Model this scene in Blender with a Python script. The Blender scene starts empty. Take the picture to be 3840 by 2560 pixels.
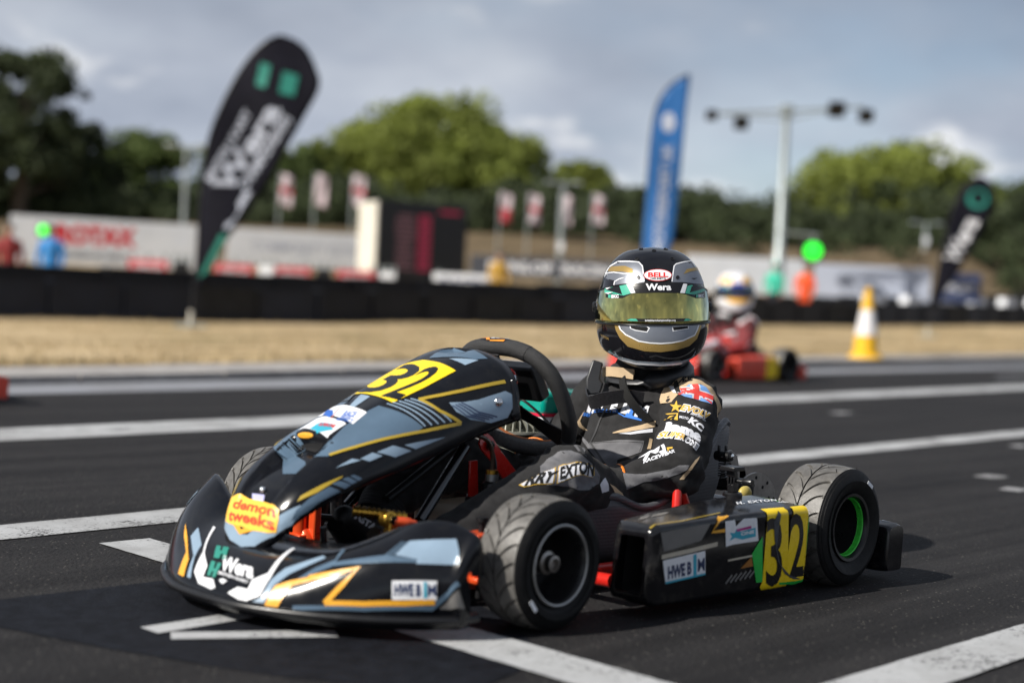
import bpy, bmesh, math, random
from mathutils import Vector as V, Matrix, noise
from mathutils.bvhtree import BVHTree
from mathutils.geometry import tessellate_polygon
R = math.radians
random.seed(7)
scene = bpy.context.scene
COL = scene.collection

# ---------------------------------------------------------------- camera, sky, sun, exposure
F = V((-0.71425886, -0.69931103, -0.02825539)); RT = V((-0.69976351, 0.71281443, 0.04718714)); UP = V((0.01285764, -0.05347593, 0.99848636))
cam_data = bpy.data.cameras.new('camera'); cam = bpy.data.objects.new('camera', cam_data); COL.objects.link(cam)
m = Matrix((RT, UP, -F)).transposed().to_4x4(); m.translation = (2.42768, 2.28257, 0.61696)
cam.matrix_world = m
cam_data.sensor_width = 36; cam_data.lens = 50.17; cam_data.clip_start = .05; cam_data.clip_end = 3000
cam_data.dof.use_dof = True; cam_data.dof.focus_distance = 3.34; cam_data.dof.aperture_fstop = 1.55; cam_data.dof.aperture_blades = 0
scene.camera = cam
SUN_AZ, SUN_EL = R(-14), R(39)            # from the kart's front right
sdir = V((math.cos(SUN_AZ)*math.cos(SUN_EL), math.sin(SUN_AZ)*math.cos(SUN_EL), math.sin(SUN_EL)))
sun = bpy.data.lights.new('sun', 'SUN'); sun.energy = 5.0; sun.angle = R(.53); sun.color = (1, .95, .87)
so = bpy.data.objects.new('sun', sun); COL.objects.link(so); so.rotation_euler = sdir.to_track_quat('Z', 'Y').to_euler(); so.location = (0, 0, 30)
world = bpy.data.worlds.new('World'); scene.world = world; world.use_nodes = True
wt = world.node_tree; wn, wl = wt.nodes, wt.links; wn.clear()
def wnode(t, **k):
    n = wn.new(t)
    for a, b in k.items(): setattr(n, a, b)
    return n
sky = wnode('ShaderNodeTexSky', sky_type='NISHITA', sun_disc=False, sun_elevation=SUN_EL, sun_rotation=math.atan2(sdir.x, sdir.y), air_density=1.0, dust_density=1.0)
tc = wnode('ShaderNodeTexCoord'); sep = wnode('ShaderNodeSeparateXYZ'); wl.new(tc.outputs['Generated'], sep.inputs[0])
# flat cloud layer: project the direction on a plane overhead
mx = wnode('ShaderNodeMath', operation='MAXIMUM'); mx.inputs[1].default_value = .0; wl.new(sep.outputs['Z'], mx.inputs[0])
ad = wnode('ShaderNodeMath', operation='ADD'); ad.inputs[1].default_value = .30; wl.new(mx.outputs[0], ad.inputs[0])
dx = wnode('ShaderNodeMath', operation='DIVIDE'); dy = wnode('ShaderNodeMath', operation='DIVIDE')
wl.new(sep.outputs['X'], dx.inputs[0]); wl.new(ad.outputs[0], dx.inputs[1]); wl.new(sep.outputs['Y'], dy.inputs[0]); wl.new(ad.outputs[0], dy.inputs[1])
cmb = wnode('ShaderNodeCombineXYZ'); wl.new(dx.outputs[0], cmb.inputs[0]); wl.new(dy.outputs[0], cmb.inputs[1])
def wnoise(scale, detail, rough, off):
    mp = wnode('ShaderNodeMapping'); mp.inputs['Location'].default_value = off; wl.new(cmb.outputs[0], mp.inputs[0])
    n = wnode('ShaderNodeTexNoise'); n.inputs['Scale'].default_value = scale; n.inputs['Detail'].default_value = detail; n.inputs['Roughness'].default_value = rough
    wl.new(mp.outputs[0], n.inputs['Vector']); return n
n1 = wnoise(.55, 5, .55, (3.1, 1.7, 0)); n2 = wnoise(2.2, 5, .5, (7.3, .4, 2)); n3 = wnoise(1.0, 3, .45, (1.3, 9.4, 5)); n5 = wnoise(3.4, 5, .5, (2.2, 5.1, 8))
cover = wnode('ShaderNodeMapRange', interpolation_type='SMOOTHSTEP'); cover.inputs['From Min'].default_value = .30; cover.inputs['From Max'].default_value = .52; wl.new(n1.outputs[0], cover.inputs[0])
cover.inputs['To Min'].default_value = .25
tone = wnode('ShaderNodeValToRGB'); e = tone.color_ramp.elements
e[0].position = .34; e[0].color = (2.2, 2.6, 3.4, 1); e[1].position = .70; e[1].color = (6.8, 7.1, 7.6, 1)
e2 = tone.color_ramp.elements.new(.5); e2.color = (3.9, 4.3, 5.1, 1)
e3 = tone.color_ramp.elements.new(.565); e3.color = (4.8, 5.2, 5.9, 1)
mixn = wnode('ShaderNodeMath', operation='ADD'); m1 = wnode('ShaderNodeMath', operation='MULTIPLY'); m1.inputs[1].default_value = .55; m2 = wnode('ShaderNodeMath', operation='MULTIPLY'); m2.inputs[1].default_value = .45
wl.new(n2.outputs[0], m1.inputs[0]); wl.new(n3.outputs[0], m2.inputs[0]); wl.new(m1.outputs[0], mixn.inputs[0]); wl.new(m2.outputs[0], mixn.inputs[1]); wl.new(mixn.outputs[0], tone.inputs[0])
wm = wnode('ShaderNodeMix', data_type='RGBA'); wl.new(cover.outputs[0], wm.inputs[0]); wl.new(sky.outputs[0], wm.inputs[6]); wl.new(tone.outputs[0], wm.inputs[7])
puff = wnode('ShaderNodeMapRange', interpolation_type='SMOOTHSTEP'); puff.inputs['From Min'].default_value = .60; puff.inputs['From Max'].default_value = .72; puff.inputs['To Max'].default_value = .85; wl.new(n5.outputs[0], puff.inputs[0])
wm2 = wnode('ShaderNodeMix', data_type='RGBA'); wl.new(puff.outputs[0], wm2.inputs[0]); wl.new(wm.outputs[2], wm2.inputs[6]); wm2.inputs[7].default_value = (7.6, 7.7, 7.9, 1); wm = wm2
hz = wnode('ShaderNodeMapRange', interpolation_type='SMOOTHSTEP'); hz.inputs['From Min'].default_value = .02; hz.inputs['From Max'].default_value = .36; hz.inputs['To Min'].default_value = 1.06; hz.inputs['To Max'].default_value = .70; wl.new(sep.outputs['Z'], hz.inputs[0])
wm3 = wnode('ShaderNodeMix', data_type='RGBA', blend_type='MULTIPLY'); wm3.inputs[0].default_value = 1; wl.new(wm.outputs[2], wm3.inputs[6]); wl.new(hz.outputs[0], wm3.inputs[7]); wm = wm3      # cloud base is paler towards the horizon
bg = wnode('ShaderNodeBackground'); bg.inputs['Strength'].default_value = .098; wl.new(wm.outputs[2], bg.inputs[0])
wo = wnode('ShaderNodeOutputWorld'); wl.new(bg.outputs[0], wo.inputs[0])
vs = scene.view_settings; vs.view_transform = 'Standard'; vs.look = 'None'; vs.gamma = 1; vs.exposure = 0.3; vs.use_curve_mapping = False
scene.cycles.use_denoising = True; scene.cycles.max_bounces = 6; scene.cycles.diffuse_bounces = 3; scene.cycles.glossy_bounces = 4
scene.cycles.sample_clamp_indirect = 4

# ---------------------------------------------------------------- helpers
def rgb(h):
    h = h.lstrip('#'); c = [int(h[i:i+2], 16)/255 for i in (0, 2, 4)]
    return tuple(x/12.92 if x <= .04045 else ((x+.055)/1.055)**2.4 for x in c)
MATS = {}
def mat(name, col, rough=.5, metal=0, coat=0, var=.12, vscale=14, bump=0, bscale=200, emit=None, spec=.5, rvar=.12, dirt=0, sheen=0, alpha=None, translucent=0):
    if name in MATS: return MATS[name]
    if isinstance(col, str): col = rgb(col)
    M = bpy.data.materials.new(name); M.use_nodes = True; nt = M.node_tree; N, L = nt.nodes, nt.links; b = N['Principled BSDF']
    b.inputs['Roughness'].default_value = rough; b.inputs['Metallic'].default_value = metal; b.inputs['Coat Weight'].default_value = coat; b.inputs['Coat Roughness'].default_value = .05
    b.inputs['Specular IOR Level'].default_value = spec; b.inputs['Sheen Weight'].default_value = sheen
    t = N.new('ShaderNodeTexCoord'); n = N.new('ShaderNodeTexNoise'); n.inputs['Scale'].default_value = vscale; n.inputs['Detail'].default_value = 6; n.inputs['Roughness'].default_value = .6
    L.new(t.outputs['Object'], n.inputs['Vector'])
    r = N.new('ShaderNodeValToRGB'); e = r.color_ramp.elements; e[0].position = .3; e[1].position = .7
    e[0].color = (*[c*(1-var) for c in col], 1); e[1].color = (*[min(1, c*(1+var)) for c in col], 1)
    L.new(n.outputs[0], r.inputs[0]); out = r.outputs[0]
    if dirt:
        d = N.new('ShaderNodeTexNoise'); d.inputs['Scale'].default_value = 38; d.inputs['Detail'].default_value = 8; d.inputs['Roughness'].default_value = .75; L.new(t.outputs['Object'], d.inputs['Vector'])
        dr = N.new('ShaderNodeMapRange'); dr.inputs['From Min'].default_value = .52; dr.inputs['From Max'].default_value = .8; dr.inputs['To Max'].default_value = dirt; L.new(d.outputs[0], dr.inputs[0])
        mixc = N.new('ShaderNodeMix'); mixc.data_type = 'RGBA'; mixc.inputs[7].default_value = (.16, .145, .12, 1); L.new(dr.outputs[0], mixc.inputs[0]); L.new(out, mixc.inputs[6]); out = mixc.outputs[2]
    L.new(out, b.inputs['Base Color'])
    if rvar:
        mr = N.new('ShaderNodeMapRange'); mr.inputs['To Min'].default_value = max(.02, rough-rvar); mr.inputs['To Max'].default_value = min(1, rough+rvar)
        n4 = N.new('ShaderNodeTexNoise'); n4.inputs['Scale'].default_value = vscale*2.3; n4.inputs['Detail'].default_value = 5; L.new(t.outputs['Object'], n4.inputs['Vector']); L.new(n4.outputs[0], mr.inputs[0]); L.new(mr.outputs[0], b.inputs['Roughness'])
    if bump:
        nb = N.new('ShaderNodeTexNoise'); nb.inputs['Scale'].default_value = bscale; nb.inputs['Detail'].default_value = 4; L.new(t.outputs['Object'], nb.inputs['Vector'])
        bm = N.new('ShaderNodeBump'); bm.inputs['Strength'].default_value = bump; bm.inputs['Distance'].default_value = .004; L.new(nb.outputs[0], bm.inputs['Height']); L.new(bm.outputs[0], b.inputs['Normal'])
    if emit: b.inputs['Emission Color'].default_value = (*emit[0], 1); b.inputs['Emission Strength'].default_value = emit[1]
    if alpha is not None: b.inputs['Alpha'].default_value = alpha
    if translucent:
        tr = N.new('ShaderNodeBsdfTranslucent'); L.new(out, tr.inputs[0]); ms = N.new('ShaderNodeMixShader'); ms.inputs[0].default_value = translucent
        L.new(b.outputs[0], ms.inputs[1]); L.new(tr.outputs[0], ms.inputs[2]); L.new(ms.outputs[0], N['Material Output'].inputs[0])
    MATS[name] = M; return M

class MB:
    def __init__(s): s.v = []; s.f = []
    def add(s, v, f):
        o = len(s.v); s.v += [tuple(x) for x in v]; s.f += [tuple(i+o for i in q) for q in f]; return s
    def box(s, c, d, rot=None, taper=1.0):
        c = V(c); hx, hy, hz = [x/2 for x in d]; v = []
        for z in (-hz, hz):
            k = taper if z > 0 else 1
            for x, y in ((-hx*k, -hy*k), (hx*k, -hy*k), (hx*k, hy*k), (-hx*k, hy*k)):
                q = V((x, y, z)); q = rot @ q if rot else q; v.append(c+q)
        return s.add(v, [(3,2,1,0),(4,5,6,7),(0,1,5,4),(1,2,6,5),(2,3,7,6),(3,0,4,7)])
    def loft(s, rings, closed=True, cap=True, wrap=False):
        n = len(rings[0]); v = [p for r in rings for p in r]; f = []
        m_ = len(rings)
        for i in range(m_ if wrap else m_-1):
            a, b = i*n, ((i+1) % m_)*n
            for j in range(n if closed else n-1):
                k = (j+1) % n; f.append((a+j, a+k, b+k, b+j))
        if cap and closed and not wrap: f.append(tuple(range(n))[::-1]); f.append(tuple((m_-1)*n+j for j in range(n)))
        return s.add(v, f)
    def tube(s, path, r, n=10, cap=True, wrap=False, flat=None):
        path = [V(p) for p in path]; m_ = len(path); rings = []; prev = None
        for i, p in enumerate(path):
            if wrap: t = (path[(i+1) % m_]-path[i-1]).normalized()
            else: t = (path[min(i+1, m_-1)]-path[max(i-1, 0)]).normalized()
            if prev is None: u = t.orthogonal().normalized()
            else: u = (prev-t*prev.dot(t)).normalized()
            prev = u; w = t.cross(u); q = r[i] if isinstance(r, (list, tuple)) else r
            rings.append([p+(u*math.cos(a)+w*math.sin(a))*q for a in [2*math.pi*k/n for k in range(n)]])
        return s.loft(rings, True, cap, wrap)
    def lathe(s, prof, c=(0,0,0), ax=(0,0,1), n=32, cap=False):
        c = V(c); ax = V(ax).normalized(); u = ax.orthogonal().normalized(); w = ax.cross(u)
        return s.loft([[c+ax*h+(u*math.cos(2*math.pi*k/n)+w*math.sin(2*math.pi*k/n))*r for k in range(n)] for r, h in prof], True, cap)
    def prism(s, poly, O, U, W, th):
        O, U, W = V(O), V(U), V(W); N = U.cross(W).normalized(); n = len(poly)
        a = [O+U*x+W*y for x, y in poly]; b = [p-N*th for p in a]
        return s.add(a+b, [tuple(range(n)), tuple(range(2*n-1, n-1, -1))]+[(i, i+n, (i+1) % n+n, (i+1) % n) for i in range(n)])
    def ball(s, c, r, n=16, m_=10, rot=None):
        c = V(c); r = (r, r, r) if isinstance(r, (int, float)) else r; rings = []
        for i in range(1, m_):
            a = math.pi*i/m_; ring = []
            for k in range(n):
                b = 2*math.pi*k/n; q = V((r[0]*math.sin(a)*math.cos(b), r[1]*math.sin(a)*math.sin(b), r[2]*math.cos(a)))
                ring.append(c+(rot @ q if rot else q))
            rings.append(ring)
        return s.loft(rings[::-1], True, True)
    def mesh(s, name):
        me = bpy.data.meshes.new(name); me.from_pydata(s.v, [], s.f); me.update()
        return me
    def build(s, name, material, parent=None, angle=38, bevel=0, seg=2, fix=True):
        me = s.mesh(name)
        if fix:
            b = bmesh.new(); b.from_mesh(me); bmesh.ops.recalc_face_normals(b, faces=b.faces); b.to_mesh(me); b.free()
        return link(name, me, material, parent, angle, bevel, seg)
def link(name, me, material, parent=None, angle=38, bevel=0, seg=2):
    if angle:
        me.polygons.foreach_set('use_smooth', [True]*len(me.polygons)); me.set_sharp_from_angle(angle=R(angle))
    o = bpy.data.objects.new(name, me); COL.objects.link(o)
    if material: me.materials.append(material)
    if parent: o.parent = parent
    if bevel:
        mo = o.modifiers.new('bevel', 'BEVEL'); mo.width = bevel; mo.segments = seg; mo.limit_method = 'ANGLE'; mo.angle_limit = R(35)
    return o
def tag(o, label, cat, group=None, kind=None):
    o['label'] = label; o['category'] = cat
    if group: o['group'] = group
    if kind: o['kind'] = kind
    return o
def struct(o): o['kind'] = 'structure'; return o
def empty(name, loc=(0,0,0), rz=0):
    o = bpy.data.objects.new(name, None); COL.objects.link(o); o.location = loc; o.rotation_euler = (0, 0, rz); o.empty_display_size = .1
    return o
def copy_tree(o, parent=None, swap=None, skip=()):
    c = o.copy(); COL.objects.link(c); c.parent = parent
    if swap and c.type == 'MESH' and c.material_slots and c.material_slots[0].material:
        nm = c.material_slots[0].material.name
        if nm in swap: c.material_slots[0].link = 'OBJECT'; c.material_slots[0].material = swap[nm]
    for ch in [x for x in bpy.data.objects if x.parent == o]:
        if ch.name.split('.')[0] not in skip: copy_tree(ch, c, swap, skip)
    return c
def spl(pts, n):
    """Catmull-Rom through pts -> n samples"""
    pts = [V(p) for p in pts]; out = []; k = len(pts)-1
    for i in range(n):
        t = i/(n-1)*k; j = min(int(t), k-1); u = t-j
        p0, p1, p2, p3 = pts[max(j-1, 0)], pts[j], pts[j+1], pts[min(j+2, k)]
        out.append(.5*((2*p1)+(p2-p0)*u+(2*p0-5*p1+4*p2-p3)*u*u+(3*p1-p0-3*p2+p3)*u**3))
    return out
def interp(x, xs, ys):
    """smooth (cubic) interpolation through the given points"""
    n = len(xs)
    if x <= xs[0]: return ys[0]
    if x >= xs[-1]: return ys[-1]
    d = lambda k: (ys[min(k+1, n-1)]-ys[max(k-1, 0)])/(xs[min(k+1, n-1)]-xs[max(k-1, 0)])
    i = next(k for k in range(n-1) if x <= xs[k+1]); h = xs[i+1]-xs[i]; t = (x-xs[i])/h; a, b = d(i)*h, d(i+1)*h
    return (2*t**3-3*t*t+1)*ys[i]+(t**3-2*t*t+t)*a+(-2*t**3+3*t*t)*ys[i+1]+(t**3-t*t)*b
def sm(a, b, x): t = max(0, min(1, (x-a)/(b-a))); return t*t*(3-2*t)

# ---- printed shapes: 2-D outlines laid on a surface along a plane's normal
_TX = {}
def text2d(s, bold=.0, shear=0, spacing=1.0):
    """outline triangles of a word, height of a capital = 1, origin at its centre"""
    key = (s, bold, shear, spacing)
    if key in _TX: return _TX[key]
    cu = bpy.data.curves.new('t', 'FONT'); cu.body = s; cu.fill_mode = 'FRONT'; cu.resolution_u = 3; cu.offset = bold; cu.shear = shear; cu.space_character = spacing
    ob = bpy.data.objects.new('t', cu); COL.objects.link(ob); dg = bpy.context.evaluated_depsgraph_get(); dg.update()
    me = bpy.data.meshes.new_from_object(ob.evaluated_get(dg)); vs_ = [(v.co.x, v.co.y) for v in me.vertices]; fs = [tuple(p.vertices) for p in me.polygons]
    bpy.data.objects.remove(ob); bpy.data.curves.remove(cu); bpy.data.meshes.remove(me)
    x0 = min(v[0] for v in vs_); x1 = max(v[0] for v in vs_); h = .73
    vs_ = [((x-(x0+x1)/2)/h, (y-h/2)/h) for x, y in vs_]
    _TX[key] = (vs_, fs, (x1-x0)/h); return _TX[key]
def placed_text(s, c, h, ang=0, bold=.02, shear=0, wide=None, spacing=1.0, bend=0):
    vs_, fs, w = text2d(s, bold, shear, spacing); k = (wide/w if wide else h); ca, sa = math.cos(ang), math.sin(ang)
    out = []
    for x, y in vs_:
        x *= k; y *= h; y += bend*x*x
        out.append((c[0]+x*ca-y*sa, c[1]+x*sa+y*ca))
    return out, fs
def outline(poly):
    t = tessellate_polygon([[V((x, y, 0)) for x, y in poly]])
    return list(poly), [tuple(q) for q in t]
def ellipse(c, rx, ry, n=28, ang=0):
    return [(c[0]+rx*math.cos(2*math.pi*i/n)*math.cos(ang)-ry*math.sin(2*math.pi*i/n)*math.sin(ang), c[1]+rx*math.cos(2*math.pi*i/n)*math.sin(ang)+ry*math.sin(2*math.pi*i/n)*math.cos(ang)) for i in range(n)]
def stroke(pts, w):
    pts = [V((x, y)) for x, y in pts]; a, b = [], []
    for i, p in enumerate(pts):
        t = (pts[min(i+1, len(pts)-1)]-pts[max(i-1, 0)]).normalized(); n = V((-t.y, t.x)); a.append(tuple(p+n*w/2)); b.append(tuple(p-n*w/2))
    return a+b[::-1]
class Surf:
    """one or more finished meshes that prints can be laid on; O,U,W: plane axes, N = U x W points at the viewer of the print"""
    def __init__(s, objs, O, U, W):
        v = []; f = []
        for o in objs:
            b = len(v); v += [tuple(x.co) for x in o.data.vertices]; f += [tuple(i+b for i in p.vertices) for p in o.data.polygons]
        s.t = BVHTree.FromPolygons([V(q) for q in v], f); s.O = V(O); s.U = V(U).normalized(); s.W = V(W); s.W = (s.W-s.U*s.W.dot(s.U)).normalized(); s.N = s.U.cross(s.W)
    def lay(s, name, shapes, material, parent, off=.0008, edge=.012, mirror=False, mc=0, start=2.0, smoothn=True, maxd=None):
        bm = bmesh.new()
        for vs_, fs in shapes:
            bv = [bm.verts.new((x, y, 0)) for x, y in vs_]
            for q in fs:
                try: bm.faces.new([bv[i] for i in q])
                except ValueError: pass
        bmesh.ops.triangulate(bm, faces=bm.faces)
        for _ in range(6):
            long = [e_ for e_ in bm.edges if e_.calc_length() > edge]
            if not long: break
            bmesh.ops.subdivide_edges(bm, edges=long, cuts=1); bmesh.ops.triangulate(bm, faces=[q for q in bm.faces if len(q.verts) > 3])
        dead = []; pos = {}; lost = []; hs = []
        for v_ in bm.verts:
            o = s.O+s.U*v_.co.x+s.W*v_.co.y
            h, n, i, d = s.t.ray_cast(o+s.N*start, -s.N)
            if h is None or n.dot(s.N) == 0: lost.append((v_, o)); continue
            if n.dot(s.N) < 0: n = -n
            if n.dot(s.N) < .12: lost.append((v_, o)); continue
            hs.append(h.dot(s.N)); pos[v_] = h+n*off
        lo = sum(sorted(hs)[:max(1, len(hs)//3)])/max(1, len(hs)//3) if hs else 0
        for v_, o in lost:            # just past the edge: pull back on to it
            h, n, i, d = s.t.find_nearest(o+s.N*lo)
            if h is None or d > .03: dead.append(v_); continue
            if n.dot(s.N) < 0: n = -n
            pos[v_] = h+n*off
        for v_, p in pos.items(): v_.co = p
        bmesh.ops.delete(bm, geom=dead, context='VERTS')
        # drop slivers stretched over an edge of the surface
        bad = [e_ for e_ in bm.edges if e_.calc_length() > edge*5]
        if bad: bmesh.ops.delete(bm, geom=bad, context='EDGES')
        me = bpy.data.meshes.new(name); bm.to_mesh(me)
        if mirror:
            for v_ in bm.verts: v_.co.y = 2*mc-v_.co.y
            bmesh.ops.reverse_faces(bm, faces=bm.faces); m2_ = bpy.data.meshes.new(name); bm.to_mesh(m2_); link(name, m2_, material, parent, angle=60)
        bm.free()
        if not len(me.polygons): print('EMPTY PRINT', name, material.name)
        return link(name, me, material, parent, angle=60)

# ---------------------------------------------------------------- setting: track, paint, kerb, grass, bank
def ground_material():
    M = bpy.data.materials.new('asphalt'); M.use_nodes = True; nt = M.node_tree; N, L = nt.nodes, nt.links; b = N['Principled BSDF']
    t = N.new('ShaderNodeTexCoord')
    def nz(s, d=6, r=.6):
        n = N.new('ShaderNodeTexNoise'); n.inputs['Scale'].default_value = s; n.inputs['Detail'].default_value = d; n.inputs['Roughness'].default_value = r; L.new(t.outputs['Object'], n.inputs['Vector']); return n
    vo = N.new('ShaderNodeTexVoronoi'); vo.inputs['Scale'].default_value = 105; L.new(t.outputs['Object'], vo.inputs['Vector'])
    big = nz(.7, 5); mid = nz(9, 6); fine = nz(210, 5, .75)
    r = N.new('ShaderNodeValToRGB'); e = r.color_ramp.elements; e[0].position = .25; e[0].color = (.010, .010, .0112, 1); e[1].position = .8; e[1].color = (.038, .0375, .0395, 1)
    L.new(fine.outputs[0], r.inputs[0])
    mm = N.new('ShaderNodeMix'); mm.data_type = 'RGBA'; mm.blend_type = 'MULTIPLY'; mm.inputs[0].default_value = 1
    r2 = N.new('ShaderNodeValToRGB'); r2.color_ramp.elements[0].position = .3; r2.color_ramp.elements[0].color = (.72, .72, .74, 1); r2.color_ramp.elements[1].position = .7; r2.color_ramp.elements[1].color = (1.16, 1.14, 1.1, 1)
    ms = N.new('ShaderNodeMath'); ms.operation = 'MULTIPLY_ADD'; ms.inputs[1].default_value = .5; L.new(mid.outputs[0], ms.inputs[0])
    mh = N.new('ShaderNodeMath'); mh.operation = 'MULTIPLY'; mh.inputs[1].default_value = .5; L.new(big.outputs[0], mh.inputs[0]); L.new(mh.outputs[0], ms.inputs[2]); L.new(ms.outputs[0], r2.inputs[0])
    L.new(r.outputs[0], mm.inputs[6]); L.new(r2.outputs[0], mm.inputs[7])
    sm_p = N.new('ShaderNodeMapping'); sm_p.inputs['Scale'].default_value = (.12, 3.2, 1); L.new(t.outputs['Object'], sm_p.inputs[0]); sn_ = N.new('ShaderNodeTexNoise'); sn_.inputs['Scale'].default_value = 2.0; sn_.inputs['Detail'].default_value = 7; sn_.inputs['Roughness'].default_value = .65; L.new(sm_p.outputs[0], sn_.inputs['Vector'])
    s_r = N.new('ShaderNodeValToRGB'); s_r.color_ramp.elements[0].position = .32; s_r.color_ramp.elements[0].color = (.50, .50, .53, 1); s_r.color_ramp.elements[1].position = .68; s_r.color_ramp.elements[1].color = (1.4, 1.38, 1.35, 1); L.new(sn_.outputs[0], s_r.inputs[0])
    mm2 = N.new('ShaderNodeMix'); mm2.data_type = 'RGBA'; mm2.blend_type = 'MULTIPLY'; mm2.inputs[0].default_value = 1; L.new(mm.outputs[2], mm2.inputs[6]); L.new(s_r.outputs[0], mm2.inputs[7]); mm = mm2
    # pale stone chips
    sp = N.new('ShaderNodeMapRange'); sp.inputs['From Min'].default_value = .0; sp.inputs['From Max'].default_value = .28; sp.inputs['To Min'].default_value = 1; sp.inputs['To Max'].default_value = 0; L.new(vo.outputs['Distance'], sp.inputs[0])
    vc = N.new('ShaderNodeSeparateColor'); L.new(vo.outputs['Color'], vc.inputs[0]); gt = N.new('ShaderNodeMath'); gt.operation = 'GREATER_THAN'; gt.inputs[1].default_value = .86; L.new(vc.outputs[0], gt.inputs[0])
    mk = N.new('ShaderNodeMath'); mk.operation = 'MULTIPLY'; L.new(sp.outputs[0], mk.inputs[0]); L.new(gt.outputs[0], mk.inputs[1])
    mc = N.new('ShaderNodeMix'); mc.data_type = 'RGBA'; L.new(mk.outputs[0], mc.inputs[0]); L.new(mm.outputs[2], mc.inputs[6]); mc.inputs[7].default_value = (.30, .28, .25, 1)
    L.new(mc.outputs[2], b.inputs['Base Color'])
    b.inputs['Roughness'].default_value = .8; b.inputs['Specular IOR Level'].default_value = .16
    bm = N.new('ShaderNodeBump'); bm.inputs['Strength'].default_value = .8; bm.inputs['Distance'].default_value = .004; ah = N.new('ShaderNodeMath'); ah.operation = 'ADD'; L.new(fine.outputs[0], ah.inputs[0]); L.new(vo.outputs['Distance'], ah.inputs[1]); L.new(ah.outputs[0], bm.inputs['Height']); L.new(bm.outputs[0], b.inputs['Normal'])
    return M, None
ASPH, _ = ground_material()
def paint_material(name, col, wear):
    M = bpy.data.materials.new(name); M.use_nodes = True; nt = M.node_tree; N, L = nt.nodes, nt.links; b = N['Principled BSDF']; t = N.new('ShaderNodeTexCoord')
    n = N.new('ShaderNodeTexNoise'); n.inputs['Scale'].default_value = 95; n.inputs['Detail'].default_value = 7; n.inputs['Roughness'].default_value = .75; L.new(t.outputs['Object'], n.inputs['Vector'])
    n2_ = N.new('ShaderNodeTexNoise'); n2_.inputs['Scale'].default_value = 5; n2_.inputs['Detail'].default_value = 6; L.new(t.outputs['Object'], n2_.inputs['Vector'])
    ad_ = N.new('ShaderNodeMath'); ad_.operation = 'MULTIPLY_ADD'; ad_.inputs[1].default_value = .55; L.new(n2_.outputs[0], ad_.inputs[0]); L.new(n.outputs[0], ad_.inputs[2])
    r = N.new('ShaderNodeValToRGB'); e = r.color_ramp.elements; e[0].position = .30+wear; e[0].color = (.05, .05, .052, 1); e[1].position = .42+wear; e[1].color = (*[c*.85 for c in col], 1)
    x = r.color_ramp.elements.new(.95); x.color = (*col, 1)
    sc = N.new('ShaderNodeMath'); sc.operation = 'MULTIPLY'; sc.inputs[1].default_value = .7; L.new(ad_.outputs[0], sc.inputs[0]); L.new(sc.outputs[0], r.inputs[0])
    al = N.new('ShaderNodeMapRange'); al.inputs['From Min'].default_value = .33+wear; al.inputs['From Max'].default_value = .37+wear; L.new(sc.outputs[0], al.inputs[0]); L.new(al.outputs[0], b.inputs['Alpha'])
    st = N.new('ShaderNodeTexNoise'); st.inputs['Scale'].default_value = 2.3; st.inputs['Detail'].default_value = 9; st.inputs['Roughness'].default_value = .7; L.new(t.outputs['Object'], st.inputs['Vector']); sr = N.new('ShaderNodeMapRange'); sr.inputs['From Min'].default_value = .44; sr.inputs['From Max'].default_value = .72; sr.inputs['To Max'].default_value = .75; L.new(st.outputs[0], sr.inputs[0])
    sm_ = N.new('ShaderNodeMix'); sm_.data_type = 'RGBA'; L.new(sr.outputs[0], sm_.inputs[0]); L.new(r.outputs[0], sm_.inputs[6]); sm_.inputs[7].default_value = (.16, .155, .15, 1); r = sm_; r_out = sm_.outputs[2]
    L.new(r_out, b.inputs['Base Color']); b.inputs['Roughness'].default_value = .7
    bm = N.new('ShaderNodeBump'); bm.inputs['Strength'].default_value = .6; bm.inputs['Distance'].default_value = .003; L.new(n.outputs[0], bm.inputs['Height']); L.new(bm.outputs[0], b.inputs['Normal'])
    return M
PAINT = paint_material('road_paint', (.48, .49, .50), .09); PAINT_OLD = paint_material('nearly_gone_paint', (.34, .34, .35), .125); PAINT_GREY = paint_material('old_grey_paint', (.26, .27, .30), .0)
def sheet(name, pts, z, material, parent=None, cuts=0):
    me = bpy.data.meshes.new(name); me.from_pydata([(x, y, z) for x, y in pts], [], [tuple(range(len(pts)))]); me.update()
    return link(name, me, material, parent, angle=0)
def along(p, q, x): t = (x-p[0])/(q[0]-p[0]); return (x, p[1]+(q[1]-p[1])*t)
LB = ((.83, -.98), (-5.45, -1.31)); LA = ((-.15, -3.02), (-11.4, -4.03)); LC = ((-1.24, -5.15), (-18.4, -7.2)); LK = ((-1.6, -5.9), (-23.5, -9.6))
track = struct(sheet('track_surface', [(-420, along(*LK, -60)[1]-1), (-60, along(*LK, -60)[1]-.2), (160, along(*LK, 160)[1]-.2), (160, 220), (-420, 220)], 0, ASPH))
def stripe(name, a, b, w, z=.003, material=PAINT):
    a, b = V(a), V(b); t = (b-a).normalized(); n = V((-t.y, t.x))*w/2; L_ = (b-a).length; k = max(2, min(400, int(L_/.03))); left, right = [], []
    for i in range(k+1):
        p = a+t*(L_*i/k); left.append(p+n*(1+random.uniform(-.012, .03))); right.append(p-n*(1+random.uniform(-.012, .03)))
    v = [(*p, z) for p in left]+[(*p, z) for p in right]; f = [(i, i+1, k+2+i, k+1+i) for i in range(k)]
    me = bpy.data.meshes.new(name); me.from_pydata(v, [], [q[::-1] for q in f]); me.update(); return struct(link(name, me, material, None, angle=0))
stripe('lane_line', along(*LB, 9), along(*LB, -40), .185)
stripe('lane_line', along(*LA, 9), along(*LA, -60), .40)
stripe('edge_line', along(*LC, 9), along(*LC, -60), .62, material=PAINT_GREY)
stripe('grid_line', (.635, -.735), (.635, -.40), .135)
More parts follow.
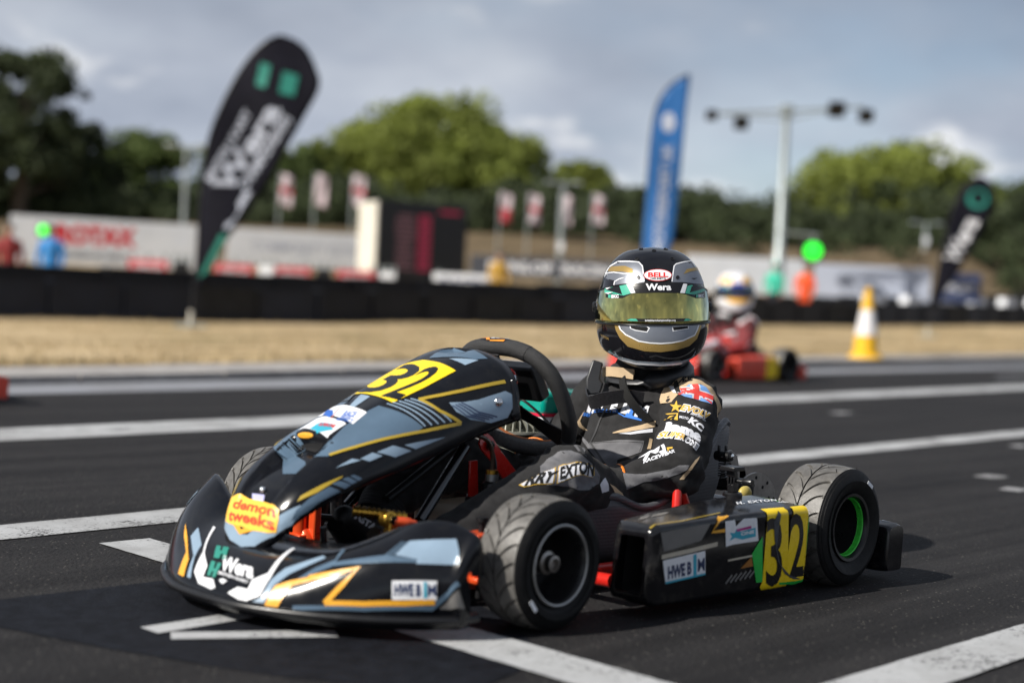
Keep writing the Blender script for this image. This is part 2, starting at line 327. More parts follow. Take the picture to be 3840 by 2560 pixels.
stripe('grid_line', (.63, .02), (.63, 1.02), .135)
stripe('grid_line', (.70, 1.085), (-2.6, 1.055), .13, z=.0045)
stripe('grid_mark', (1.06, .075), (.80, .065), .055); stripe('grid_mark', (1.05, .13), (.80, .28), .05)
# flat sheet of darker, bluish tone on the asphalt around the nose
BAND = mat('dark_band_tone', (.0075, .0085, .012), .7, var=.5, vscale=26, bump=.6, bscale=180, spec=.12)
struct(sheet('dark_band', [(1.5, -.40), (1.16, -.30), (.776, -.29), (.50, -.24), (.35, .10), (.45, .36), (.60, .62), (.87, .70), (1.05, .46), (1.18, .145), (1.26, -.10), (1.6, -.2)], .0015, BAND))
# far cross lines on the right of the track
stripe('edge_line', (-13.2, -5.2), (-30, -8.6), .10, material=PAINT_GREY, z=.005)
# crumbs of rubber and paint
CRUMB = mat('paint_crumbs', (.45, .44, .42), .8)
for x, y, a, w in [(-3.05, -.35, .14, .10), (-3.0, -.10, .16, .11), (-2.72, -.10, .12, .08), (-4.6, -.95, .15, .07), (-3.4, -2.3, .2, .12), (-3.7, -2.25, .16, .1), (-3.35, .35, .12, .07), (-5.6, -2.6, .2, .1), (-2.9, -2.35, .14, .1), (-4.2, -.6, .1, .06)]: stripe('worn_paint_mark', (x-a/2, y), (x+a/2, y+.02), w, z=.002, material=PAINT_OLD)
# kerb of concrete slabs
CONC = mat('kerb_concrete', (.30, .285, .275), .85, var=.22, vscale=5, bump=.6, bscale=60, dirt=.4)
kerb = struct(empty('kerb'))
ka, kb = V(along(*LK, 4)), V(along(*LK, -42)); kt = (kb-ka).normalized(); kn = V((-kt.y, kt.x)); klen = 1.18
kme = MB().box((0, 0, .02), (klen-.02, .78, .07)).mesh('kerb_slab'); kme.materials.append(CONC)
for i in range(int((kb-ka).length/klen)):
    o = bpy.data.objects.new('kerb_slab', kme); COL.objects.link(o); p = ka+kt*klen*(i+.5); o.location = (p.x, p.y, random.uniform(-.006, .004)); o.rotation_euler.z = math.atan2(kt.y, kt.x); o.parent = kerb
CAMP = V((2.42768, 2.28257, 0))
def gz(x, y):
    """height of the land beyond the kerb"""
    yk = along(*LK, x)[1]-.4; t = max(0, min(1, (yk-y)/max(1, yk+20.4)))
    zb = .70*min(1.4, max(0, (-8.7-x)/37.3))**1.3
    z = .03-.09*sm(.1, .5, t)+zb*(t**.75)+.05*noise.noise(V((x*.25, y*.25, 0)))*sm(0, .3, t)
    d = -(x-CAMP.x)*.714-(y-CAMP.y)*.699
    z += (3.1*sm(45, 64, d)+1.4*sm(62, 88, d))*sm(-21.5, -27, y)
    return z
def grass_material():
    M = bpy.data.materials.new('dry_grass_ground'); M.use_nodes = True; nt = M.node_tree; N, L = nt.nodes, nt.links; b = N['Principled BSDF']; t = N.new('ShaderNodeTexCoord')
    mp = N.new('ShaderNodeMapping'); mp.inputs['Scale'].default_value = (.45, 1.2, 1); L.new(t.outputs['Object'], mp.inputs[0])
    a = N.new('ShaderNodeTexNoise'); a.inputs['Scale'].default_value = .9; a.inputs['Detail'].default_value = 8; a.inputs['Roughness'].default_value = .65; L.new(mp.outputs[0], a.inputs['Vector'])
    r = N.new('ShaderNodeValToRGB'); e = r.color_ramp.elements; e[0].position = .36; e[0].color = (.12, .115, .045, 1); e[1].position = .66; e[1].color = (.50, .40, .26, 1)
    x = r.color_ramp.elements.new(.44); x.color = (.33, .25, .145, 1); y = r.color_ramp.elements.new(.53); y.color = (.42, .32, .19, 1)
    L.new(a.outputs[0], r.inputs[0]); c = N.new('ShaderNodeTexNoise'); c.inputs['Scale'].default_value = 35; c.inputs['Detail'].default_value = 6; L.new(t.outputs['Object'], c.inputs['Vector'])
    mx_ = N.new('ShaderNodeMix'); mx_.data_type = 'RGBA'; mx_.blend_type = 'MULTIPLY'; mx_.inputs[0].default_value = .6; L.new(r.outputs[0], mx_.inputs[6]); L.new(c.outputs[0], mx_.inputs[7])
    br = N.new('ShaderNodeMix'); br.data_type = 'RGBA'; br.blend_type = 'MULTIPLY'; br.inputs[0].default_value = 1; br.inputs[7].default_value = (1.55, 1.53, 1.50, 1); L.new(mx_.outputs[2], br.inputs[6])
    sx = N.new('ShaderNodeSeparateXYZ'); L.new(t.outputs['Object'], sx.inputs[0]); zr = N.new('ShaderNodeMapRange'); zr.inputs['From Min'].default_value = .85; zr.inputs['From Max'].default_value = 1.5; zr.inputs['To Max'].default_value = .8; L.new(sx.outputs['Z'], zr.inputs[0])
    be = N.new('ShaderNodeMix'); be.data_type = 'RGBA'; L.new(zr.outputs[0], be.inputs[0]); L.new(br.outputs[2], be.inputs[6]); be.inputs[7].default_value = (.075, .056, .038, 1); L.new(be.outputs[2], b.inputs['Base Color'])
    b.inputs['Roughness'].default_value = .95; b.inputs['Specular IOR Level'].default_value = .1
    bm = N.new('ShaderNodeBump'); bm.inputs['Strength'].default_value = .7; bm.inputs['Distance'].default_value = .04; L.new(c.outputs[0], bm.inputs['Height']); L.new(bm.outputs[0], b.inputs['Normal'])
    return M
GRASS = grass_material()
xs = [-420, -300, -200, -150, -120]+[-100+2.5*i for i in range(46)]+[20, 40, 80, 160]; nt_ = 44
v = []; f = []
for x in xs:
    yk = along(*LK, max(x, -60))[1]-.4
    for j in range(nt_):
        s_ = j/(nt_-1); y = yk-(s_**1.8)*300 if s_ < .999 else -420
        v.append((x, y, gz(x, y)))
for i in range(len(xs)-1):
    for j in range(nt_-1): a = i*nt_+j; f.append((a, a+1, a+nt_+1, a+nt_))
me = bpy.data.meshes.new('grass_field'); me.from_pydata(v, [], f); me.update(); struct(link('grass_field', me, GRASS))
# dry blades over the strip in view
BLADE = mat('dry_blades', (.42, .33, .19), .9, var=.35, vscale=.8, translucent=.25); v = []; f = []
rnd = random.Random(3)
for i in range(26000):
    x = rnd.uniform(-46, 2); yk = along(*LK, x)[1]-.42; edge = rnd.random() < .3
    y = yk-rnd.random()**2*.5 if edge else yk-rnd.random()*(yk+20)
    z = gz(x, y); h = rnd.uniform(.02, .07)*(1.5 if edge else 1); a = rnd.uniform(0, 6.28); w = .012; dx_, dy_ = math.cos(a), math.sin(a); l = rnd.uniform(-.05, .05)
    k = len(v); v += [(x-dx_*w, y-dy_*w, z-.005), (x+dx_*w, y+dy_*w, z-.005), (x+l, y+l*.6, z+h)]; f.append((k, k+1, k+2))
me = bpy.data.meshes.new('dry_grass'); me.from_pydata(v, [], f); me.update(); tag(link('dry_grass', me, BLADE, angle=0), 'straw coloured dry grass blades growing between the kerb and the barriers', 'grass', kind='stuff')

# ---------------------------------------------------------------- background things
HV = V((-.7006, .7136, 0))                  # along the barriers' view: to the right in the photograph
BLK = mat('black_plastic', (.006, .0065, .008), .45, var=.3, vscale=4, dirt=.04)
DARKB = mat('barrier_plastic', (.005, .006, .010), .6, var=.4, vscale=2, dirt=.06, spec=.3)
GREYM = mat('galvanised_steel', (.36, .40, .40), .5, metal=.6, var=.1)
WHITE = mat('white_board', (.82, .84, .88), .5, var=.06, vscale=2); BANNER = mat('white_banner_cloth', (.88, .91, .96), .6, var=.05, vscale=1.5, translucent=.6); WHITEW = mat('warm_white', (.66, .63, .55), .5, var=.08, vscale=2)
REDB = mat('red_board', (.55, .02, .035), .45); BLUEB = mat('blue_cloth', (.03, .14, .42), .7, var=.1); DKPRINT = mat('dark_print', (.05, .055, .07), .6); GREYP = mat('pale_grey_print', (.46, .50, .60), .6)
WPRINT = mat('white_print', (.75, .76, .8), .45, var=.04); TEAL = mat('teal_print', (.02, .22, .17), .5, var=.06); NAVYB = mat('dark_blue_board', (.05, .07, .16), .5); PINKLED = mat('display_red', (.3, .02, .06), .5, emit=((.5, .03, .08), .16)); LEDW = mat('display_white', (.2, .1, .12), .5, emit=((.35, .14, .16), .12))
bb = MB(); bb.box((0, 0, .33), (1.36, .32, .60)); bb.box((0, 0, .02), (1.36, .5, .04)); bb.box((0, 0, .645), (1.40, .36, .035))
for sx in (-.66, .66): bb.box((sx, .17, .33), (.10, .06, .6))
bb.box((0, .165, .58), (1.2, .02, .06))
bmes = [bb.mesh('barrier_block') for _ in range(3)]; bme = bmes[0]
for q, mt_ in zip(bmes, (DARKB, mat('barrier_navy', (.007, .010, .020), .55, var=.4, vscale=2, dirt=.12, spec=.3), mat('barrier_worn', (.011, .012, .014), .7, var=.5, vscale=3, dirt=.25, spec=.3))): q.materials.append(mt_)
for i in range(38):
    x = -3.0-i*1.42; y = -20.35+.02*math.sin(i*1.7); o = bpy.data.objects.new('barrier_block', bmes[[0, 0, 1, 0, 2, 1, 1, 0, 1, 2][(i*7) % 10]]); COL.objects.link(o); o.location = (x, y, gz(x, y)-.01); o.rotation_euler.z = random.uniform(-.015, .015)
    tag(o, 'black plastic barrier block in the long front row beyond the dry grass', 'barrier', 'barrier blocks along the grass')
wb = MB(); wb.box((0, 0, .26), (1.05, .34, .46), taper=.85); wb.box((0, 0, .03), (1.1, .46, .06)); wme = wb.mesh('white_barrier'); wme.materials.append(WHITE)
for i in range(9):
    x = -39-i*2.4; y = -21.9; o = bpy.data.objects.new('white_barrier', wme); COL.objects.link(o); o.location = (x, y, gz(x, y)+.38)
    tag(o, 'small white barrier block standing behind the black row on the right', 'barrier', 'white blocks behind the black barriers')
for i in range(25):
    x = -6.5-i*2.05; y = -22.6+.03*math.sin(i*2.3); o = bpy.data.objects.new('high_barrier', bme); COL.objects.link(o); o.location = (x, y, gz(x, y)-.01); o.scale = (1.42, 1, 1.42 if i < 11 else 1.22)
    tag(o, 'taller black barrier block of the second row behind the front row', 'barrier', 'second row of taller black barriers')
def text_on(name, s, O, U, W, h, material, parent, **k):
    vs_, fs = placed_text(s, (0, 0), h, **k); O, U, W = V(O), V(U).normalized(), V(W).normalized(); N = U.cross(W)
    me = bpy.data.meshes.new(name); me.from_pydata([O+U*x+W*y+N*.012 for x, y in vs_], [], fs); me.update(); return link(name, me, material, parent, angle=0)
def board(name, p, q, z0, z1, th, material, label, cat, group=None, posts=True):
    p, q = V((*p, 0)), V((*q, 0)); c = (p+q)/2; U = (q-p); L_ = U.length; U.normalize(); base = gz(c.x, c.y)
    e_ = empty(name, (c.x, c.y, base)); e_.rotation_euler.z = math.atan2(U.y, U.x)
    MB().box((0, 0, (z0+z1)/2-base), (L_, th, z1-z0)).build('panel', material, e_, bevel=.01)
    if posts:
        for s_ in (-.42, 0, .42): MB().box((L_*s_, th/2+.05, (z0-base)/2+.2), (.08, .08, z0-base+.6)).build('post', GREYM, e_)
    return tag(e_, label, cat, group), L_, (z0+z1)/2-base, th
b1, L1, zc, th = board('advertising_hoarding', (-18.2, -39.85), (-23.28, -36.99), 1.12, 2.56, .02, BANNER, 'long white advertising hoarding with big red lettering at the far left', 'hoarding')
text_on('lettering', 'ROTAX', (-.35, -th/2, zc+.22), (1, 0, 0), (0, 0, 1), .56, REDB, b1, bold=.06, wide=2.45)
text_on('lettering', 'MOTORSPORT PARTS', (-.5, -th/2, zc-.42), (1, 0, 0), (0, 0, 1), .22, DKPRINT, b1, bold=.02, wide=2.3)
b2, L2, zc, th = board('advertising_hoarding', (-23.95, -36.6), (-28.35, -34.15), 1.40, 2.55, .02, BANNER, 'white advertising hoarding with faint grey lettering left of the scoreboard', 'hoarding')
text_on('lettering', 'COMMUNITY ELITE', (0, -th/2, zc+.05), (1, 0, 0), (0, 0, 1), .3, GREYP, b2, bold=.01, wide=3.4)
for i, (x, y, n_) in enumerate([(-17.9, -31.3, ''), (-19.8, -30.1, ''), (-21.2, -29.4, ''), (-22.8, -28.6, '')]):
    lab = ['red advertising board low behind the barriers, left of the left teardrop flag', 'red advertising board low behind the barriers, just right of the left teardrop flag', 'red advertising board low behind the barriers, under the row of three flags', 'red advertising board low behind the barriers, at the foot of the scoreboard'][i]
    g = gz(x, y); bd, *_r = board('red_board', (x+.37, y-.37), (x-.37, y+.37), .90, 1.25, .05, REDB, lab, 'sign', 'red boards behind the barriers')
    text_on('lettering', 'SUPERONE', (0, -.026, 1.07-gz(x, y)), (1, 0, 0), (0, 0, 1), .16, WPRINT, bd, bold=.02, wide=.8)
    o, *_r = board('dark_board', (x-.47, y+.47), (x-.77, y+.77), .92, 1.25, .05, [BLK, WHITE][i % 2], ['small black board beside the leftmost red board', 'small white board right of the left teardrop flag', 'small black board under the row of three flags', 'small white board at the foot of the scoreboard'][i], 'sign')
bd, *_r = board('banner_board', (-24.7, -27.5), (-26.1, -26.0), .88, 1.3, .05, WHITE, 'white and blue banner board under the black scoreboard', 'sign')
text_on('lettering', 'RACING', (0, -.026, 1.09-gz(-25.4, -26.8)), (1, 0, 0), (0, 0, 1), .22, NAVYB, bd, bold=.03, wide=1.6)
# scoreboard
sb = empty('scoreboard', (-26.4, -29.9, gz(-26.4, -29.9))); zb_ = sb.location.z; U = V((-2.9, .81, 0)).normalized(); sb.rotation_euler.z = math.atan2(U.y, U.x)
MB().box((0, .68, 2.28-zb_), (3.0, 1.35, 2.36)).build('cabinet', BLK, sb, bevel=.03)
MB().box((-1.52, .68, 2.24-zb_), (.05, 1.3, 2.3)).build('side_panel', WHITEW, sb)
for sx in (-1.2, 1.2): MB().box((sx, .68, (1.1-zb_)/2), (.18, .3, 1.1-zb_+.1)).build('leg', GREYM, sb)
for k in range(11):
    z = 3.0-k*.155-zb_
    MB().box((-.60+random.uniform(-.05, .03), -.012, z), (random.uniform(.5, .66), .01, .06)).build('name_row', LEDW, sb, angle=0); MB().box((.04, -.012, z), (.42, .01, .10)).build('time_row', PINKLED, sb, angle=0)
MB().box((.88, -.012, 3.2-zb_), (.7, .01, .1)).build('title_row', PINKLED, sb, angle=0)
tag(sb, 'black electronic scoreboard with rows of red text and a white side', 'scoreboard')
# hoardings at the right
bd, L_, zc, th = board('advertising_hoarding', (-31.6, -33.2), (-35.6, -29.0), 1.45, 2.15, .06, DKPRINT, 'dark hoarding with white lettering between scoreboard and blue flag', 'hoarding')
text_on('lettering', 'DUNLOP  RACING', (0, -th/2, zc), (1, 0, 0), (0, 0, 1), .34, WPRINT, bd, bold=.03, wide=4.6)
bd, L_, zc, th = board('advertising_hoarding', (-36.9, -28.0), (-39.7, -25.0), 1.25, 2.5, .02, BANNER, 'pale hoarding behind the second kart, left of the orange marshal', 'hoarding')
bd, L_, zc, th = board('advertising_hoarding', (-40.1, -24.9), (-42.9, -22.0), 1.25, 2.4, .06, GREYP, 'pale blue grey hoarding right of the orange marshal', 'hoarding')
bd, L_, zc, th = board('advertising_hoarding', (-43.1, -21.9), (-44.4, -20.9), 1.3, 2.3, .06, NAVYB, 'dark blue hoarding above the traffic cone', 'hoarding')
text_on('lettering', 'SPORT', (0, -th/2, zc), (1, 0, 0), (0, 0, 1), .3, WPRINT, bd, bold=.03, wide=1.2)
# flags on poles
CLOTHW = mat('flag_cloth', (.62, .52, .55), .8, var=.2, vscale=3, translucent=.2); CLOTHR = mat('flag_red', (.5, .06, .08), .8, translucent=.2)
FL = ['left of the row of three flags on poles', 'middle one of the row of three flags on poles', 'right of the row of three flags on poles, nearest the scoreboard', 'first flag on a pole right of the scoreboard, white over red', 'second flag on a pole right of the scoreboard', 'third flag on a pole right of the scoreboard', 'fourth flag on a pole, left of the blue feather flag']
for i, (x, y, zt) in enumerate([(-28.7, -40.4, 4.9), (-29.6, -39.5, 4.95), (-30.55, -38.5, 5.0), (-37.15, -37.5, 4.9), (-37.95, -36.7, 4.9), (-38.8, -35.8, 4.95), (-39.7, -34.9, 5.0)]):
    g = gz(x, y); e_ = empty('flag_pole', (x, y, g)); e_.rotation_euler.z = math.atan2(HV.y, HV.x)
    MB().tube([(0, 0, 0), (0, 0, zt-g)], .03, 8).build('pole', GREYM, e_)
    v = []; f = []
    for a in range(7):
        for b_ in range(11):
            v.append((.03+a*.075, .05*math.sin(a*1.1+b_*.5+i), zt-g-.03-b_*.115-.02*a))
    f = [(a*11+b_, a*11+b_+1, a*11+b_+12, a*11+b_+11) for a in range(6) for b_ in range(10)]
    me = bpy.data.meshes.new('flag'); me.from_pydata(v, [], f); me.update(); o = link('flag', me, CLOTHW, e_); o.modifiers.new('thick', 'SOLIDIFY').thickness = .004
    me.materials.append(CLOTHR)
    for p in me.polygons:
        if (i == 3 and p.index % 10 > 4) or (i != 3 and p.index % 10 in (4, 5) and i % 2 == 0): p.material_index = 1
    tag(e_, 'pale printed flag, '+FL[i], 'flag', 'flags on poles')
# lamp posts
for x, y, zt, lab in [(-22.95, -37.6, 5.1, 'grey lamp post with a T shaped head behind the left hoarding'), (-35.9, -33.0, 5.0, 'grey lamp post with a T shaped head right of the scoreboard'), (-52.5, -27.5, 4.7, 'grey lamp post with a T shaped head left of the right teardrop flag')]:
    g = gz(x, y); e_ = empty('lamp_post', (x, y, g)); e_.rotation_euler.z = math.atan2(HV.y, HV.x); h = zt-g
    MB().tube([(0, 0, 0), (0, 0, h*.4), (0, 0, h)], [.10, .075, .055], 10).build('pole', GREYM, e_)
    MB().tube([(-.55, 0, h-.02), (.55, 0, h-.02)], .03, 8).build('crossarm', GREYM, e_)
    for sx in (-.5, .5): MB().box((sx, -.05, h), (.34, .3, .1)).build('lamp_head', GREYM, e_, bevel=.02)
    MB().box((0, -.12, h*.36), (.2, .14, .3)).build('junction_box', WHITE, e_, bevel=.01)
    tag(e_, lab, 'lamp post')
# floodlight mast
x, y = -36.5, -23.95; g = gz(x, y); e_ = empty('floodlight_mast', (x, y, g)); e_.rotation_euler.z = math.atan2(HV.y, HV.x); h = 7.15-g
MB().tube([(0, 0, 0), (0, 0, 2.2), (0, 0, 2.25), (0, 0, h)], [.22, .19, .15, .11], 12).build('pole', GREYM, e_)
MB().tube([(-2.45, 0, h-.22), (0, 0, h), (2.5, 0, h+.22)], .045, 8).tube([(-2.45, 0, h-.2), (0, 0, h-.3), (1.55, 0, h+.1)], .025, 8).build('crossarm', GREYM, e_)
MB().box((0, 0, h), (.4, .3, .35)).build('bracket', GREYM, e_, bevel=.03)
for a, dz, sc in [(-2.42, -.27, .8), (-1.46, -.48, 1), (1.58, .1, 1.15), (2.54, -.06, 1)]:
    q = Matrix.Rotation(R(35), 3, 'X'); fl = MB(); fl.box((a, -.1, h+dz), (.46*sc, .2*sc, .42*sc), q).build('floodlight', BLK, e_, bevel=.04)
    MB().tube([(a, 0, h+.04*a*.9), (a, -.05, h+dz)], .025, 6).build('floodlight_bracket', GREYM, e_)
tag(e_, 'tall grey floodlight mast with four lamps on a long crossarm', 'mast')
GREENL = mat('green_signal_lens', (.02, .4, .03), .3, emit=((.02, 1.0, .04), 1.5))
def signal(loc, arm_to, r, lab, n):
    x, y, z = loc; g = gz(x, y); e_ = empty('signal_light', (x, y, g)); e_.rotation_euler.z = math.atan2(HV.y, HV.x)
    if arm_to: MB().tube([(arm_to, 0, z-g+.55), (.15, 0, z-g+.5)], .04, 8).tube([(.0, 0, z-g+.5), (0, 0, z-g+.1)], .03, 8).build('arm', GREYM, e_)
    else: MB().tube([(0, .05, 0), (0, .05, z-g)], .05, 8).build('pole', GREYM, e_)
    MB().box((0, .06, z-g), (r*2.4, .14, r*2.5)).build('housing', BLK, e_, bevel=.03)
    MB().lathe([(.001, .03), (r*.7, .025), (r, .0), (r, -.01)], (0, -.02, z-g), (0, -1, 0), 24).build('lens', GREENL, e_)
    tag(e_, lab, 'signal light')
signal((-36.75, -22.85, 2.66), -1.15, .27, 'round green signal light hanging from an arm of the floodlight mast', 1)
signal((-16.9, -35.2, 1.98), None, .14, 'small green signal light in front of the left hoarding', 2)
# traffic cone
YEL = mat('cone_yellow', (.75, .42, .01), .5, var=.08); CWH = mat('cone_white', (.7, .68, .68), .5, var=.06)
x, y = -15.37, -8.19; e_ = empty('traffic_cone', (x, y, gz(x, y)))
MB().lathe([(.25, 0), (.255, .015), (.24, .05), (.175, .09), (.155, .34)], n=28).build('base', YEL, e_, angle=50)
MB().lathe([(.156, .34), (.095, .70)], n=28).build('white_sleeve', CWH, e_)
MB().lathe([(.094, .70), (.05, .97), (.05, 1.0), (.03, 1.01)], n=28, cap=True).build('tip', YEL, e_)
tag(e_, 'tall yellow traffic cone with a white band at the track edge', 'cone')
# feather and teardrop flags
FABK = mat('flag_black', (.007, .007, .013), .8, var=.3, vscale=2, spec=.15); FABB = mat('flag_blue', (.015, .12, .36), .6, var=.12, vscale=2)
def banner(name, base, out, material, lab, prints, spike=.28, k_=1, lift=0):
    out = [(a*k_, b*k_+lift) for a, b in out]; prints = [(nm, (q if isinstance(q, str) else [(a*k_, b*k_+lift) for a, b in q]), (c and (c[0]*k_, c[1]*k_+lift)), h*k_, w*k_, ang, mt) for nm, q, c, h, w, ang, mt in prints]
    x, y = base; g = gz(x, y); e_ = empty(name, (x, y, g)); e_.rotation_euler.z = math.atan2(HV.y, HV.x)
    kk = next(i for i in range(len(out)) if out[i] == max(out, key=lambda q: q[1])); so_ = [tuple(q)[:2] for q in spl([(a, b, 0) for a, b in out], len(out)*3)]; out = so_
    vs_, fs = outline(out); bm = bmesh.new(); bv = [bm.verts.new((a, 0, b)) for a, b in vs_]
    for q in fs: bm.faces.new([bv[i] for i in q])
    for _ in range(5):
        lg = [k for k in bm.edges if k.calc_length() > .14]
        if not lg: break
        bmesh.ops.subdivide_edges(bm, edges=lg, cuts=1); bmesh.ops.triangulate(bm, faces=[q for q in bm.faces if len(q.verts) > 3])
    for v_ in bm.verts: v_.co.y = wave(v_.co.x, v_.co.z)
    bmesh.ops.recalc_face_normals(bm, faces=bm.faces); me = bpy.data.meshes.new('fabric'); bm.to_mesh(me); bm.free(); o = link('fabric', me, material, e_); o.modifiers.new('thick', 'SOLIDIFY').thickness = .003
    k = next(i for i in range(len(out)) if out[i] == max(out, key=lambda q: q[1])) ; pole = [(0, 0, 0), (out[0][0], 0, out[0][1])]+[(a-.012, wave(a, b), b) for a, b in out[:k+1]]
    MB().tube(pole, .018, 8).build('pole', BLK, e_); MB().box((0, 0, .03), (.12, .5, .05)).box((0, 0, .03), (.5, .12, .051)).build('foot', GREYM, e_); MB().lathe([(.035, 0), (.03, spike)], n=10, cap=True).build('spigot', WHITEW, e_)
    for nm, s_, c, h, w, ang, mt in prints:
        vs_, fs = placed_text(s_, c, h, ang=ang, bold=.03, wide=w) if isinstance(s_, str) else outline(s_)
        me = bpy.data.meshes.new(nm); me.from_pydata([(a, wave(a, b)-.012, b) for a, b in vs_], [], fs); me.update(); link(nm, me, mt, e_, angle=0)
    return tag(e_, lab, 'flag')
def wave(a, b): return .035*math.sin(a*5+b*1.3)+.02*math.sin(b*3)
banner('teardrop_flag', (-10.37, -17.51), [(0.02, 0.39), (0.05, 0.91), (0.06, 1.48), (0.12, 2.11), (0.28, 2.63), (0.49, 3.06), (0.74, 3.36), (0.97, 3.46), (1.21, 3.35), (1.36, 3.1), (1.41, 2.87), (1.25, 2.52), (0.96, 1.94), (0.63, 1.35), (0.34, 0.92), (0.15, 0.5)], FABK,
    'large black teardrop flag with teal and white print at the left', [('lettering', 'Wera', (.58, 2.12), .24, 1.2, R(60), GREYP), ('lettering', 'BRITISH KART', (.36, 2.13), .09, .95, R(63), GREYP), ('lettering', 'CHAMPIONSHIPS', (.80, 2.08), .12, 1.0, R(58), GREYP),
     ('emblem', [(.66, 2.86), (.78, 2.83), (.83, 3.1), (.71, 3.13)], 0, 0, 0, 0, TEAL), ('emblem', [(.94, 2.78), (1.12, 2.75), (1.16, 3.0), (.98, 3.04)], 0, 0, 0, 0, TEAL),
     ('stripe', [(.06, .55), (.16, .62), (.40, 1.08), (.32, 1.08)], 0, 0, 0, 0, TEAL), ('stripe', [(.36, 1.15), (.42, 1.15), (.66, 1.6), (.58, 1.62)], 0, 0, 0, 0, GREYP)], k_=1.353, lift=.06)
banner('feather_flag', (-20.9, -16.8), [(-0.03, 0.67), (-0.03, 1.19), (-0.01, 2.07), (0.02, 2.92), (0.1, 3.48), (0.29, 3.81), (0.56, 3.98), (0.59, 3.92), (0.56, 3.36), (0.52, 2.38), (0.47, 1.53), (0.41, 1.21), (0.3, 0.68), (0.14, 0.32)], FABB,
    'tall blue feather flag with pale vertical lettering behind the helmet', [('lettering', 'MOTORSPORT UK', (.25, 2.0), .16, 1.75, R(87), GREYP), ('emblem', ellipse((.29, 3.22), .11, .16), 0, 0, 0, 0, GREYP)], k_=1.304, lift=.25)
banner('teardrop_flag', (-32.46, -16.42), [(0.06, 0.61), (0.15, 1.19), (0.28, 2.12), (0.44, 2.94), (0.68, 3.59), (1.01, 3.96), (1.27, 4.03), (1.54, 3.75), (1.61, 3.46), (1.46, 2.99), (1.15, 2.28), (0.77, 1.57), (0.4, 0.97), (0.19, 0.5)], FABK,
    'small black teardrop flag with teal emblem at the right edge', [('lettering', 'Wera', (.74, 2.35), .42, 1.3, R(66), WPRINT), ('emblem', ellipse((1.12, 3.45), .28, .26), 0, 0, 0, 0, TEAL)], lift=.28)

# ---- bodies: overlapping tapered limbs melted into one skin
def limb(b, p, q, r0, r1, n=14):
    p, q = V(p), V(q); L_ = (q-p).length; t = (q-p).normalized(); k = 7
    pr = [(max(.001, r0*math.sin(a)), -r0*math.cos(a)) for a in [math.pi/2*i/5 for i in range(1, 6)]]+[(r0+(r1-r0)*i/k, L_*i/k) for i in range(1, k)]+[(max(.001, r1*math.cos(a)), L_+r1*math.sin(a)) for a in [math.pi/2*i/5 for i in range(0, 5)]]
    b.lathe(pr, p, t, n, cap=True)
def melt(b, voxel, smooth=6):
    o = b.build('melt', None, None, angle=0); r = o.modifiers.new('r', 'REMESH'); r.mode = 'VOXEL'; r.voxel_size = voxel
    s_ = o.modifiers.new('s', 'SMOOTH'); s_.iterations = smooth; s_.factor = .5
    dg = bpy.context.evaluated_depsgraph_get(); dg.update(); me = bpy.data.meshes.new_from_object(o.evaluated_get(dg)); bpy.data.objects.remove(o); return me
SKIN = mat('skin', (.52, .32, .24), .55, var=.06)
def stand(x, y, rz, jacket, trousers, hat, lab, hgt=1.75, dz=0):
    z = gz(x, y)+dz; e_ = empty('person', (x, y, z), rz); k = hgt/1.75; b = MB()
    b.loft([[(.13*w*math.cos(a)*1.0, .19*w2*math.sin(a), zz) for a in [2*math.pi*i/16 for i in range(16)]] for zz, w, w2 in [(.85, .95, .9), (1.0, .9, .82), (1.15, .95, .9), (1.32, 1, 1.02), (1.42, .8, .95), (1.48, .45, .5)]])
    for s_ in (-1, 1):
        limb(b, (0, .2*s_, 1.39), (.03, .27*s_, 1.10), .062, .05); limb(b, (.03, .27*s_, 1.10), (.12, .24*s_, .87), .05, .038)
        limb(b, (0, .09*s_, .88), (.02, .10*s_, .48), .09, .062); limb(b, (.02, .10*s_, .48), (-.02, .1*s_, .08), .062, .045); limb(b, (-.02, .1*s_, .04), (.16, .12*s_, .035), .045, .035)
    limb(b, (0, 0, 1.45), (.01, 0, 1.56), .055, .052)
    me = melt(b, .018, 4)
    for v_ in me.vertices: v_.co *= k
    o = link('body', me, jacket, e_); me.materials.append(trousers)
    for p in me.polygons:
        if p.center.z < .9*k: p.material_index = 1
    hd = MB(); hd.ball((.02*k, 0, 1.65*k), (.098*k, .078*k, .118*k)); hd.box((.115*k, 0, 1.64*k), (.03*k, .025*k, .04*k)); hd.ball((.01*k, .078*k, 1.64*k), (.02*k, .012*k, .03*k), 8, 6); hd.ball((.01*k, -.078*k, 1.64*k), (.02*k, .012*k, .03*k), 8, 6)
    hd.build('head', SKIN, e_); hc = MB(); hc.ball((0, 0, 1.70*k), (.105*k, .088*k, .085*k)); hc.box((.11*k, 0, 1.70*k), (.1*k, .13*k, .012*k)); hc.build('cap', hat, e_)
    for s_ in (-1, 1):
        h_ = MB(); limb(h_, (.12*k, .24*s_*k, .87*k), (.15*k, .235*s_*k, .80*k), .036*k, .03*k)
        for q in range(4): limb(h_, ((.15+.012*(q-1.5))*k, .235*s_*k, .79*k), ((.155+.014*(q-1.5))*k, .232*s_*k, .735*k), .010*k, .008*k, 6)
        limb(h_, (.16*k, .22*s_*k, .82*k), (.185*k, .205*s_*k, .775*k), .011*k, .009*k, 6); h_.build('hand', SKIN, e_)
    return tag(e_, lab, 'person', 'people behind the barriers')
JB = mat('jacket_blue', (.03, .22, .55), .7); JR = mat('jacket_red', (.28, .03, .03), .7); JO = mat('jacket_orange', (.85, .10, .02), .6); JT = mat('jacket_teal', (.04, .48, .33), .6); JY = mat('jacket_amber', (.55, .32, .05), .7); TRD = mat('dark_trousers', (.02, .02, .03), .8)
